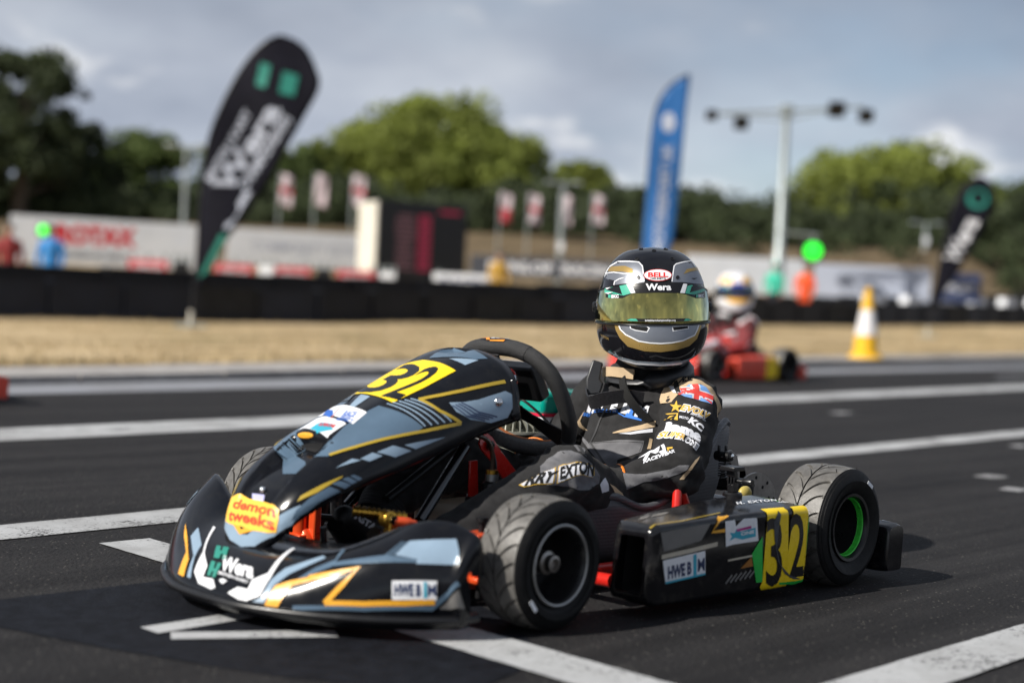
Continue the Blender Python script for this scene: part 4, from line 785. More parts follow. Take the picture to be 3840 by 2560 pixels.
# sidepods
def rpoly(pts, r, k=5):
    out = []; n_ = len(pts)
    for i in range(n_):
        p, a, c = V(pts[i]), V(pts[i-1]), V(pts[(i+1) % n_]); u, w = (a-p).normalized(), (c-p).normalized(); rr = min(r, (a-p).length*.45, (c-p).length*.45)
        for j in range(k+1): t = j/k; s0, s1 = p+u*rr, p+w*rr; q = (1-t)**2*s0+2*t*(1-t)*p+t*t*s1; out.append((q.x, q.y))
    return out
SPX = [.232, .218, .10, -.05, -.15, -.255, -.272]
SPo = [.545, .552, .558, .568, .575, .584, .576]; SPi = [.440, .432, .425, .418, .415, .42, .43]; SPt = [.182, .190, .193, .196, .198, .198, .190]; SPT = [.180, .188, .198, .206, .209, .208, .198]; SPb = [.036, .028, .026, .026, .027, .030, .040]
def pod(sg):
    sec = lambda i, o: [V((0, sg*y, z)) for y, z in rpoly([(SPi[i]+o, SPb[i]+o), (SPo[i]-o-.006, SPb[i]+o), (SPo[i]-o, SPt[i]-o), (SPi[i]+o+.01, SPT[i]-o)], .013-o*.3)]
    xs_ = [SPX[0]+(SPX[-1]-SPX[0])*k/30 for k in range(31)]; rings_ = []
    def at(x, o):
        for i in range(len(SPX)-1):
            if SPX[i] >= x >= SPX[i+1]-1e-6: break
        t = (SPX[i]-x)/(SPX[i]-SPX[i+1]); A, B = sec(i, o), sec(i+1, o); return [V((x, *(a.lerp(b_, t)).yz)) for a, b_ in zip(A, B)]
    xs_ = sorted(set(xs_+SPX), reverse=True)
    b = MB(); b.loft([at(x, 0) for x in xs_], True, False); last = at(SPX[-1], 0); b.f.append(tuple(range(len(b.v)-len(last), len(b.v))))
    p_ = b.build('sidepod', SIDEP, kart, angle=50)
    b = MB(); fr = [at(SPX[0], 0), [v_+V((.006, 0, 0)) for v_ in at(SPX[0], .006)], [v_+V((.004, 0, 0)) for v_ in at(SPX[0], .016)], at(.205, .018)]; b.loft(fr, True, False); b.build('front_rim', SIDEP, p_, angle=60)
    b = MB(); inn = [at(.205, .018), at(.10, .018), at(.02, .02)]; b.loft(inn, True, False); b.f.append(tuple(range(len(b.v)-len(inn[0]), len(b.v)))); b.build('duct', DARK, p_)
    return p_
podL = pod(1); podR = pod(-1)
# rear bumper
b = MB(); sec = rpoly([(-.575, .024), (-.648, .020), (-.652, .128), (-.63, .138), (-.582, .132)], .013); yy = [-.60, -.592, -.57]+[-.5+.1*i for i in range(11)]+[.57, .592, .60]; sc_ = [.90, .97, 1]+[1]*11+[1, .97, .90]
b.loft([[V((-.613+(x+.613)*k, y, .078+(z-.078)*k)) for x, z in sec] for y, k in zip(yy, sc_)]); rb = b.build('rear_bumper', SIDEP, kart, angle=50)
for s_ in (-1, 1):
    MB().lathe([(.017, -.004), (.017, .001), (.001, .0012)], (-.612, .598*s_, .075), (0, s_, 0), 20).build('moulded_hole', DARK, rb)
    MB().tube([(-.60, .2*s_, .06), (-.62, .22*s_, .10)], .012, 8).build('bumper_mount', REDP, rb)
# seat
SO = .05
SCN = [(.115, .068), (.03, .048), (-.08, .036), (-.20, .034), (-.31, .060), (-.40, .135), (-.455, .225), (-.49, .30), (-.502, .335)]; SH = [.135, .150, .130, .152, .165, .15, .12, .075, .035]; SHW = [.165, .182, .190, .190, .186, .176, .164, .150, .135]
cs = spl([(x, 0, z) for x, z in SCN], 50); rings = []
for i, c in enumerate(cs):
    u = i/49*8; t = (cs[min(i+1, 49)]-cs[max(i-1, 0)]).normalized(); n_ = V((t.z, 0, -t.x)); n_ = n_ if (n_.z > 0 or n_.x > 0) else -n_
    if n_.z < -.01: n_ = -n_
    h, w = interp(u, list(range(9)), SH), interp(u, list(range(9)), SHW)
    # keep the normal pointing to the driver
    if n_.dot(V((.5, 0, .6))) < 0: n_ = -n_
    ring = []
    for k in range(33):
        a = -1+2*k/32; y = w*math.copysign(min(1, abs(a)*1.5)**.9, a); up = h*max(0, (abs(a)-.55)/.45)**1.6; ring.append(c+n_*up+V((0, y*(1+.10*max(0, abs(a)-.7)/.3)+SO, 0)))
    rings.append(ring)
b = MB(); b.loft(rings, False, False); seat = b.build('seat', CARBON, kart, angle=60); sl = seat.modifiers.new('thick', 'SOLIDIFY'); sl.thickness = .006; sl.offset = 0
edge = [r_[0] for r_ in rings]+[p for p in rings[-1][1:-1]]+[r_[-1] for r_ in rings[::-1]]
MB().tube(edge, .009, 10).build('rolled_edge', CARBON, seat)
for s_, y0 in ((1, .262), (-1, -.165)):
    b = MB(); b.tube([(-.125, y0+.06*s_, .03), (-.175, y0+.025*s_, .222)], .0115, 10); b.tube([(-.245, y0+.06*s_, .03), (-.175, y0+.025*s_, .222)], .0115, 10); b.build('seat_stay', REDP, kart)
# brake
b = MB(); n_ = 56; rr = .094
b.lathe([(.034, -.003), (rr, -.003), (rr, .003), (.034, .003), (.034, -.003)], (RX, .31, RR), (0, 1, 0), n_); dk = b.build('brake_disc', STEEL, kart, angle=30)
for k in range(20):
    for q, of in ((.082, 0), (.064, .5)):
        a = 2*math.pi*(k+of)/20
        if k % 2 == (0 if q > .07 else 1): continue
        b = MB(); b.lathe([(.0045, -.0036), (.0045, .0036)], (RX+q*math.cos(a), .31, RR+q*math.sin(a)), (0, 1, 0), 8, cap=True); b.build('disc_hole', DARK, dk)
b = MB(); b.box((RX+.06, .31, RR+.045), (.05, .05, .07)); b.box((RX+.075, .30, RR+.07), (.03, .06, .03)); b.build('brake_caliper', SATIN, kart, bevel=.006)
U_, W_ = V((1, 0, 0)), V((0, 0, 1)); prof = [(-.315, .275), (-.33, .288), (-.352, .29), (-.375, .275), (-.388, .24), (-.392, .19), (-.375, .185), (-.366, .235), (-.35, .258), (-.33, .262)]
b = MB(); b.prism(prof, V((0, .30, 0)), U_, W_, .006); lv = b.build('brake_lever', STEEL, kart, bevel=.001)
b = MB(); b.lathe([(.001, -.022), (.012, -.022), (.012, .02), (.001, .02)], (-.328, .30, .276), (0, 1, 0), 18); b.lathe([(.004, 0), (.004, .016)], (-.322, .29, .285), (0, 0, 1), 8, cap=True); b.lathe([(.004, 0), (.004, .016)], (-.336, .30, .285), (0, 0, 1), 8, cap=True); b.build('pivot', TRIM, lv, bevel=.002)
b = MB(); b.lathe([(.008, 0), (.008, .004), (.004, .005), (.001, .005)], (-.328, .322, .276), (0, 1, 0), 6); b.build('bolt', CHROME, lv)
b = MB(); b.tube([(-.325+.009*math.cos(a), .30+.009*math.sin(a), .225+.040*a/(2*math.pi*7)) for a in [2*math.pi*7*i/110 for i in range(111)]], .0016, 5); b.build('return_spring', SATIN, lv)
b = MB(); b.tube(spl([(-.60, -.02, .165), (-.585, .10, .172), (-.57, .20, .172)], 10), .014, 10); b.tube([(-.56, -.20, .105), (-.56, .24, .112)], .013, 10); b.build('rear_rails', SATIN, kart)
# exhaust and engine on the kart's right
b = MB(); b.lathe([(.02, -.16), (.045, -.14), (.047, -.13), (.047, .13), (.045, .14), (.018, .155), (.016, .19)], (-.575, 0, .205), (.06, 1, 0), 28); ex = b.build('silencer', mat('dark_steel', (.05, .05, .05), .35, metal=.8), kart)
b = MB(); b.box((-.56, .03, .245), (.07, .2, .012)); b.build('silencer_plate', SATIN, ex, bevel=.004)
b = MB(); b.tube(spl([(-.52, -.17, .2), (-.42, -.26, .2), (-.30, -.27, .20), (-.24, -.24, .22)], 16), [.018]*8+[.024]*8, 12); b.build('exhaust_pipe', mat('exhaust_steel', (.25, .2, .16), .4, metal=1), kart)
ALUD = mat('cast_aluminium', (.42, .42, .36), .45, metal=.75, var=.15, vscale=30)
HC = V((-.155, -.215, .0)); b = MB(); b.box((-.17, -.23, .11), (.17, .14, .13)); b.lathe([(.05, 0), (.05, .03)], (-.1, -.23, .1), (1, 0, 0), 20, cap=True); eng = b.build('engine', ALUD, kart, bevel=.012)
fins = MB()
for k in range(8):
    z = .18+k*.0135; q = .072-.0008*(k-3)**2; fins.lathe([(.03, z), (q, z), (q, z+.0045), (.03, z+.0045)], HC, (0, 0, 1), 28)
fins.lathe([(.042, .17), (.042, .30)], HC, (0, 0, 1), 20); fins.build('cylinder_fins', ALUD, eng, angle=30)
hd = MB()
for k in range(22):
    a = 2*math.pi*k/22; d = V((math.cos(a), math.sin(a), 0)); hd.prism([(.016, 0), (.068, 0), (.064, .022), (.03, .035), (.016, .035)], HC+V((0, 0, .292))+V((-d.y, d.x, 0))*.0015, d, V((0, 0, 1)), .003)
hd.lathe([(.072, .288), (.072, .294), (.018, .296), (.018, .335), (.012, .34), (.012, .355), (.001, .356)], HC, (0, 0, 1), 24); hd.build('cylinder_head', ALUD, eng)
b = MB(); b.tube(spl([HC+V((0, 0, .36)), HC+V((.01, .03, .37)), HC+V((-.03, .09, .31)), HC+V((-.08, .12, .22))], 16), .0035, 8); b.build('plug_lead', TRIM, eng)
TEALP = mat('teal_airbox', (.0, .30, .23), .2, coat=.5); b = MB(); b.box((-.335, -.255, .358), (.20, .11, .062)); ab = b.build('airbox', TEALP, kart, bevel=.014, seg=3)
b = MB(); b.box((-.335, -.255, .315), (.20, .11, .022)); b.build('airbox_base', WHITE, ab, bevel=.003); b = MB(); b.box((-.335, -.255, .329), (.204, .114, .008)); b.build('airbox_stripe', mat('red_stripe', (.6, .01, .05), .3), ab)
for sx in (-.05, .02): MB().lathe([(.006, 0), (.006, .008), (.009, .009), (.009, .013), (.001, .014)], (-.335+sx, -.215, .389), n=12).build('bolt', TRIM, ab)
b = MB(); b.tube([(-.335, -.255, .305), (-.335, -.25, .20)], .03, 16); b.build('intake', TRIM, ab)
# camera mount on the near sidepod
b = MB(); MZ = .2; MX, MY = -.185, .432
b.lathe([(.022, 0), (.022, .006), (.019, .009), (.001, .010)], (MX, MY, .2075), n=28); mt = b.build('camera_mount', TRIM, kart)
b = MB(); b.box((MX, MY, .226), (.018, .018, .018))
for k in (-1, 0, 1): b.box((MX+.003, MY+.008*k, .243), (.013, .004, .034))
b.box((MX+.006, MY, .270), (.040, .040, .009)); b.box((MX+.006, MY, .260), (.012, .022, .016)); b.tube([(MX, MY-.016, .243), (MX-.002, MY+.036, .243)], .0045, 10); b.tube([(MX-.002, MY+.026, .243), (MX-.003, MY+.05, .243)], .008, 10); b.build('mount_fork', TRIM, mt, bevel=.002)
b = MB(); b.ball((-.30, .385, .200), (.022, .012, .018), 16, 10); b.build('brake_fluid_knob', mat('yellow_plastic', (.42, .33, .08), .4), kart)

# ---------------------------------------------------------------- driver
SUIT = mat('black_race_suit', (.023, .0226, .0235), .85, var=.3, vscale=40, bump=.35, bscale=650, sheen=.05, spec=.15)
def fold(me, amp, seed=0):
    """cloth creases: ridged noise pushed along the normals, stronger near the joints"""
    me.update(); nr = [v_.normal.copy() for v_ in me.vertices]
    J = [(V(p), r_) for p, r_ in JOINTS]
    for v_, n_ in zip(me.vertices, nr):
        p = v_.co; k = .35+sum(1.3*math.exp(-((p-j).length/r_)**2) for j, r_ in J)
        a = noise.noise(V((p.x*15+seed+p.z*9, p.y*12, p.z*30-p.x*8))); c = noise.noise(V((p.x*42, p.y*36+seed, p.z*60)))
        v_.co = p+n_*amp*k*((1-abs(a)*2.6)*.85+c*.45)
driver = tag(empty('person', (-.25, .05, .03)), 'driver in black and grey race suit with gold visor helmet, seated in the foreground kart', 'person')
DB = V((-.25, .05, .03))
def dpart(b, name, material, parent=None, **k):
    b.v = [tuple(V(p)-DB) for p in b.v]; return b.build(name, material, parent or driver, **k)
shL, elL, wrL = V((-.330, .198, .388)), V((-.200, .262, .245)), V((-.078, .188, .208))
shR, elR, wrR = V((-.335, -.105, .386)), V((-.285, -.185, .258)), V((-.075, -.075, .245))
hipL, knL, anL = V((-.21, .128, .115)), V((.128, .213, .243)), V((.445, .150, .105))
hipR, knR, anR = V((-.21, -.025, .115)), V((.155, -.115, .243)), V((.405, -.058, .178))
JOINTS = [(elL, .09), (elR, .09), (knL, .10), (knR, .10), (V((-.2, .05, .16)), .1), (shL, .07), (wrL, .05), (anR, .07), (anL, .06)]
b = MB(); tor = [(-.235, .05, .085, .120, .150), (-.255, .05, .14, .115, .150), (-.275, .05, .21, .110, .136), (-.300, .05, .28, .108, .132), (-.322, .05, .34, .102, .135), (-.338, .05, .385, .090, .140), (-.345, .05, .425, .080, .118), (-.342, .052, .462, .076, .092), (-.340, .054, .478, .070, .084)]
b.loft([[V((x+rx*math.cos(a), y+ry*math.sin(a), z+.25*rx*math.cos(a))) for a in [2*math.pi*k/24 for k in range(24)]] for x, y, z, rx, ry in tor])
limb(b, shL, elL, .070, .064); limb(b, elL, wrL, .061, .045); limb(b, shR, elR, .060, .054); limb(b, elR, wrR, .054, .043)
limb(b, hipL, knL, .074, .064); limb(b, knL, anL, .066, .05); limb(b, hipR, knR, .074, .062); limb(b, knR, anR, .066, .050); b.ball(knL+V((.0, 0, .008)), .064)
limb(b, V((-.345, .05, .43)), V((-.335, .055, .49)), .062, .058)
b.v = [tuple(V(p)-DB) for p in b.v]; me = melt(b, .0075, 5); DBJ = JOINTS; JOINTS = [(p-DB, r_) for p, r_ in JOINTS]; fold(me, .0062); suit = link('race_suit', me, SUIT, driver, angle=180)
# boots
BOOT = mat('black_boot', (.010, .010, .011), .5, var=.2, bump=.3, bscale=300); CUFF = mat('ribbed_cuff', (.018, .018, .020), .9)
def boot(an, heel, toe):
    b = MB(); an, heel, toe = V(an), V(heel), V(toe); limb(b, an, heel.lerp(an, .25), .040, .040); limb(b, heel, toe, .036, .027); limb(b, heel.lerp(an, .35), heel.lerp(toe, .55), .036, .034); s_ = (toe-heel).normalized()
    b.v = [tuple(V(p)-DB) for p in b.v]; me = melt(b, .005, 4); o = link('boot', me, BOOT, driver, angle=180)
    n_ = V((0, 1, 0)).cross(s_); n_ = n_ if n_.x > 0 else -n_; c = MB(); c.tube([heel+n_*.030-s_*.02, heel.lerp(toe, .5)+n_*.030, toe+n_*.026+s_*.02], [.020, .022, .018], 12); c.v = [tuple(V(p)-DB) for p in c.v]; c.build('sole', TRIM, o)
    return o
bootR = boot((.425, -.050, .158), (.475, -.035, .088), (.575, .012, .158)); bootL = boot((.455, .147, .098), (.485, .14, .065), (.565, .135, .152))
for p, d in ((anR, V((.45, .15, -.55))), (anL, V((.55, -.1, -.35)))):
    d = d.normalized(); b = MB(); b.lathe([(.050+.002*(k % 2), .012+.0045*k) for k in range(9)], p, d, 28); dpart(b, 'sock_cuff', CUFF)
# gloves: palm, four fingers and a thumb, curled
GLOVE = mat('black_glove', (.018, .018, .019), .75, var=.25, bump=.4, bscale=500); ORNG = mat('orange_piping', (.80, .22, .02), .55)
def glove(wr, fwd, up, side, curl):
    fwd, up = V(fwd).normalized(), V(up).normalized(); lat = fwd.cross(up).normalized()*side; up = lat.cross(fwd)*side; b = MB()
    if up.z < 0: up = -up
    c = wr+fwd*.05; limb(b, wr, wr+fwd*.03, .034, .034)
    for k in range(4): limb(b, wr+fwd*.02+lat*(.012*(k-1.5)), wr+fwd*.07+lat*(.0155*(k-1.5)), .017, .013, 10)
    for k, L_ in enumerate((.036, .042, .040, .031)):
        p0 = wr+fwd*.072+lat*(.0165*(k-1.5)); d1 = (fwd*math.cos(curl)-up*math.sin(curl)); d2 = (fwd*math.cos(curl*2.1)-up*math.sin(curl*2.1)); d3 = (fwd*math.cos(curl*3)-up*math.sin(curl*3))
        p1 = p0+d1*L_*.9; p2 = p1+d2*L_*.7; p3 = p2+d3*L_*.5; limb(b, p0, p1, .0105, .0098, 10); limb(b, p1, p2, .0098, .009, 10); limb(b, p2, p3, .009, .0078, 10)
    t0 = wr+fwd*.028-lat*.028; t1 = t0-lat*.022+fwd*.022-up*.006; t2 = t1-lat*.004+fwd*.026-up*.008; limb(b, t0, t1, .013, .011, 10); limb(b, t1, t2, .011, .0085, 10)
    b.v = [tuple(V(p)-DB) for p in b.v]; me = melt(b, .0038, 3); o = link('glove', me, GLOVE, driver, angle=180)
    b = MB(); b.lathe([(.046, -.03), (.045, -.012), (.040, .0), (.041, .016), (.038, .022)], wr-fwd*.004, fwd, 28); b.v = [tuple(V(p)-DB) for p in b.v]; b.build('gauntlet', GLOVE, o)
    for q, r_ in ((-.022, .0475), (.014, .0425)):
        b = MB(); b.lathe([(r_-.002, 0), (r_, .001), (r_, .005), (r_-.002, .006)], wr+fwd*q, fwd, 28); b.v = [tuple(V(p)-DB) for p in b.v]; b.build('piping', ORNG, o)
    return o
gloveL = glove(wrL+V((.018, -.010, .004)), V((.80, -.42, .10)), V((.1, .25, 1)), 1, .45)
gloveR = glove(wrR+V((.018, .012, -.002)), V((.78, .45, -.12)), V((.1, -.2, 1)), -1, .45)

# helmet: rings in its own frame (f out of the visor, r to its left, u up)
HC_ = V((-.330, .060, .6165)); Hf = V((.735, .678, -.01)).normalized(); Hu = V((.0129, -.0535, .998)); Hr = Hu.cross(Hf).normalized(); Hu = Hf.cross(Hr).normalized()
HVv = [.1485, .146, .138, .124, .104, .080, .052, .020, -.012, -.045, -.075, -.100, -.118, -.128, -.132]
HA = [.012, .040, .066, .088, .106, .119, .128, .1345, .1375, .1375, .134, .129, .123, .116, .106]
HF = [.014, .045, .076, .102, .124, .141, .153, .161, .166, .170, .172, .170, .164, .154, .138]
HB = [.016, .052, .088, .118, .142, .158, .167, .170, .168, .160, .148, .136, .126, .116, .104]
def hring(v, off=0, n=96, phis=None):
    vs_ = HVv[::-1]; A, F_, B = (interp(v, vs_, q[::-1])+off for q in (HA, HF, HB)); out = []
    for ph in (phis or [2*math.pi*k/n for k in range(n)]):
        c, s_ = math.cos(ph), math.sin(ph); e_ = 2/2.15; x = (F_ if c > 0 else B)*math.copysign(abs(c)**e_, c); y = A*math.copysign(abs(s_)**e_, s_)
        low = max(0, (-.055-v)/.077); dv = low*(.026*s_*s_-.014*max(0, c)**2+.018*max(0, -c))
        out.append(HC_+Hf*x+Hr*y+Hu*(v+dv)-DB)
    return out
HBLACK = mat('helmet_black', (.006, .006, .008), .06, coat=0, var=.1, rvar=.03)
b = MB(); vv = [HVv[0]-(HVv[0]-HVv[-1])*((i/70)**1.0) for i in range(71)]; vv[1] = .1482; b.loft([hring(v) for v in vv], True, False); b.f.append(tuple(range(96))[::-1]); helmet = b.build('helmet', HBLACK, driver, angle=60)
b = MB(); b.loft([hring(-.126, .0015), hring(-.1315, .003), hring(-.1325, -.004), hring(-.1315, -.016), hring(-.11, -.02)], True, False); b.build('bottom_trim', TRIM, helmet, angle=60)
def goldvisor():
    M = bpy.data.materials.new('gold_mirror_visor'); M.use_nodes = True; N, L = M.node_tree.nodes, M.node_tree.links; b = N['Principled BSDF']; b.inputs['Metallic'].default_value = 1; b.inputs['Roughness'].default_value = .045
    fr = N.new('ShaderNodeLayerWeight'); fr.inputs[0].default_value = .45; r = N.new('ShaderNodeValToRGB'); e = r.color_ramp.elements; e[0].position = .05; e[0].color = (.46, .40, .13, 1); e[1].position = .85; e[1].color = (.24, .40, .42, 1); x = r.color_ramp.elements.new(.45); x.color = (.56, .56, .24, 1)
    L.new(fr.outputs['Facing'], r.inputs[0]); L.new(r.outputs[0], b.inputs['Base Color']); return M
VIS = goldvisor(); nP = 60; ph0 = R(82); phs = [-ph0+2*ph0*k/nP for k in range(nP+1)]
def vis_top(ph): return .0610-.020*(abs(ph)/ph0)**2
def vis_bot(ph): return -.0365+.004*(abs(ph)/ph0)**2
def vis_patch(f0, f1, off, rows=14):
    g = []
    for j in range(rows+1):
        row = []
        for ph in phs:
            v = f0(ph)+(f1(ph)-f0(ph))*j/rows; row.append(hring(v, off, phis=[ph])[0])
        g.append(row)
    return g
b = MB(); g = vis_patch(vis_top, vis_bot, .0042); b.loft(g, False, False); visor = b.build('visor', VIS, helmet, angle=60)
o_ = visor.modifiers.new('thick', 'SOLIDIFY'); o_.thickness = .0025; o_.offset = -1
b = MB(); ed = [hring(vis_top(p), .0035, phis=[p])[0] for p in phs]; lo_ = [hring(vis_bot(p)-.0015, .003, phis=[p])[0] for p in phs]; b.tube(lo_, .0022, 8); b.tube(ed, .0018, 8); b.build('visor_seal', TRIM, visor)
for s_ in (-1, 1):
    c = hring(.002, .004, phis=[s_*R(90)])[0]; d = Hr*s_; b = MB(); b.lathe([(.013, -.004), (.013, .003), (.010, .006), (.001, .0065)], c, d, 20); b.box(c+Hf*.02+Hu*(-.004), (.02, .004, .014), Matrix((Hf, Hr, Hu)).transposed()); b.build('visor_pivot', TRIM, helmet)
for a, w, bk in ((-.042, .118, 0), (.042, .118, 0), (0, .1385, 0), (-.030, .143, 1), (.030, .143, 1), (-.085, .112, 0), (.085, .112, 0)):
    # small round vents on the crown
    v = w; A_ = interp(v, HVv[::-1], HA[::-1]); s_ = max(-1, min(1, a/A_)); ph = math.asin(s_)*.95; c = hring(v, .0, phis=[ph])[0]; n_ = (c-(HC_-DB)).normalized(); b = MB(); b.lathe([(.0052, -.002), (.0055, .0015), (.0042, .0018), (.0035, .0004), (.001, .0003)], c, n_, 16); b.build('vent', TRIM, helmet)

# neck brace, straps and collar
BRACE = mat('brace_plastic', (.020, .021, .024), .42, var=.15); STRAP = mat('carbon_strap', (.020, .020, .023), .38, bump=.35, bscale=300, var=.6, vscale=260); VELC = mat('velcro', (.010, .010, .010), .95, bump=.5, bscale=500)
b = MB(); N_ = 48; rings = []
for k in range(N_):
    a = 2*math.pi*k/N_; c = V((-.338+.088*math.cos(a), .055+.096*math.sin(a), .452-.020*math.cos(a))); o_ = V((math.cos(a), math.sin(a), 0)); z_ = V((0, 0, 1)); gap = 1.0 if abs((a+math.pi) % (2*math.pi)-math.pi) > .55 else .35
    rings.append([c+o_*x*.62+z_*y*gap*.75 for x, y in ((-.020, -.020), (.012, -.026), (.030, -.012), (.026, .016), (.006, .034), (-.018, .026))])
b.loft(rings, True, False, True); b.v = [tuple(V(p)-DB) for p in b.v]; brace = b.build('neck_brace', BRACE, driver, angle=70)
b = MB(); b.prism([(0, 0), (.034, .004), (.040, .030), (.030, .040), (.034, .080), (.006, .088), (-.006, .04)], V((-.205, -.030, .395))-DB, V((-.64, .70, .04)), V((-.2, -.1, 1)), .016); b.build('brace_front', BRACE, brace, bevel=.004, seg=3)
def ribbon(name, pts, w, material, up, parent, th=.0035):
    P = spl([V(p) for p in pts], 26); up = V(up).normalized(); rings_ = []
    for i, p in enumerate(P):
        t = (P[min(i+1, 25)]-P[max(i-1, 0)]).normalized(); n_ = t.cross(up).normalized(); u_ = n_.cross(t); rings_.append([p+u_*w/2+n_*th/2-DB, p-u_*w/2+n_*th/2-DB, p-u_*w/2-n_*th/2-DB, p+u_*w/2-n_*th/2-DB])
    b = MB(); b.loft(rings_); return b.build(name, material, parent, angle=40)
ribbon('chest_strap', [(-.212, -.035, .400), (-.185, .000, .380), (-.182, .045, .392), (-.205, .090, .402), (-.235, .125, .398)], .034, STRAP, (.45, 0, 1), brace)
ribbon('velcro_strap', [(-.205, .080, .445), (-.200, .095, .415), (-.205, .118, .385), (-.235, .145, .345)], .030, VELC, (.3, .8, .4), brace)
TAN = mat('beige_fabric', (.50, .37, .23), .85, var=.12, vscale=30, bump=.3, bscale=500)
ribbon('collar_tab', [(-.262, -.030, .452), (-.246, .010, .456), (-.240, .045, .456), (-.242, .085, .454)], .024, TAN, (0, 0, 1), brace)

# ---------------------------------------------------------------- print: livery, numbers, stickers, lettering
def plane(N, U=None):
    N = V(N).normalized(); U = V(U) if U else V((0, 0, 1)).cross(N); U = (U-N*U.dot(N)).normalized(); return U, N.cross(U)
def surf(objs, N, U=None): u, w = plane(N, U); return Surf(objs, (0, 0, 0), u, w)
def loc_hf(): return tuple(Hf)
SURFS = {
 'ft': (surf([fair], (.47, 0, .88), (0, 1, 0)), fair), 'fb': (surf([fair], (.85, 0, .5), (0, 1, 0)), fair), 'fs': (surf([fair], (.25, .75, .6)), fair),
 'nc': (surf([nose], (.85, 0, .53), (0, 1, 0)), nose), 'ns': (surf([nose], (.75, .45, .48)), nose),
 'ps': (surf([podL], (.05, 1, .05)), podL), 'pt': (surf([podL], (0, .2, 1), (-1, 0, 0)), podL),
 'he': (surf([helmet], tuple(Hf), tuple(Hr)), helmet), 'vi': (surf([visor], tuple(Hf), tuple(Hr)), visor),
 'to': (surf([suit], (.85, .45, .25)), suit), 'ar': (surf([suit], (.45, .85, .3)), suit), 'th': (surf([suit], (.5, .6, .62)), suit),
 'sw': (surf([topg], (.65, .35, .67)), topg), 'bo': (surf([bootR], (.3, .9, .2)), bootR), 'gl': (surf([gloveL], (.4, .85, .35)), gloveL), 'rb': (surf([rb], (0, .25, 1), (-1, 0, 0)), rb),
}
PM = {
 'yel': mat('yellow_vinyl', (.85, .60, .01), .28, var=.05, rvar=.06), 'blk': mat('black_vinyl', (.006, .006, .007), .25, var=.1), 'wht': mat('white_vinyl', (.76, .77, .80), .3, var=.04), 'sla': mat('slate_blue_vinyl', (.105, .165, .235), .2, metal=.25, var=.1),
 'lsl': mat('pale_slate_vinyl', (.24, .33, .43), .2, var=.08), 'gld': mat('gold_line', (.40, .28, .03), .3, var=.1), 'org': mat('amber_vinyl', (.75, .36, .03), .28, var=.06), 'tea': TEAL, 'red': mat('red_vinyl', (.66, .025, .02), .3), 'ora': mat('orange_vinyl', (.80, .27, .02), .3),
 'lem': mat('logo_yellow', (.90, .52, .06), .3), 'rdo': mat('logo_red', (.72, .05, .02), .3), 'nav': mat('navy_vinyl', (.02, .035, .10), .35), 'blu': mat('blue_vinyl', (.02, .12, .50), .35), 'cya': mat('cyan_vinyl', (.03, .36, .50), .35), 'grn': mat('green_vinyl', (.02, .42, .06), .35, var=.15), 'mag': mat('magenta_vinyl', (.45, .02, .22), .35),
 'grv': mat('grey_vinyl', (.16, .155, .15), .32, var=.2, dirt=.3), 'lav': mat('lavender_vinyl', (.42, .42, .66), .4), 'drk': DARK, 'brn': mat('brown_vinyl', (.30, .12, .02), .35), 'crm': mat('cream_vinyl', (.52, .47, .38), .35, var=.15), 'scr': mat('scuffed_plastic', (.045, .05, .06), .4, var=.4, vscale=60),
 'sil': mat('silver_paint', (.27, .285, .32), .34, metal=.7, var=.06, rvar=.05), 'hgd': mat('helmet_gold', (.42, .28, .09), .3, metal=.5, var=.06), 'hwt': mat('helmet_white', (.8, .81, .84), .15, var=.02), 'vgr': mat('visor_green', (.06, .40, .28), .3, var=.04), 'hfa': mat('airbrushed_grey', (.22, .25, .29), .2, var=.2),
 'tan': TAN, 'gry': mat('grey_suit_panel', (.135, .135, .145), .9, var=.2, vscale=40, bump=.4, bscale=600), 'clw': mat('white_cloth', (.66, .67, .72), .85, bump=.3, bscale=600), 'clg': mat('gold_thread', (.62, .38, .04), .7), 'clb': mat('blue_thread', (.03, .17, .60), .8), 'zip': mat('zip_tape', (.035, .035, .037), .6), 'clr': mat('red_thread', (.72, .06, .05), .75), 'cll': mat('pale_blue_thread', (.16, .33, .66), .8), 'clk': mat('black_thread', (.006, .006, .006), .85),
}
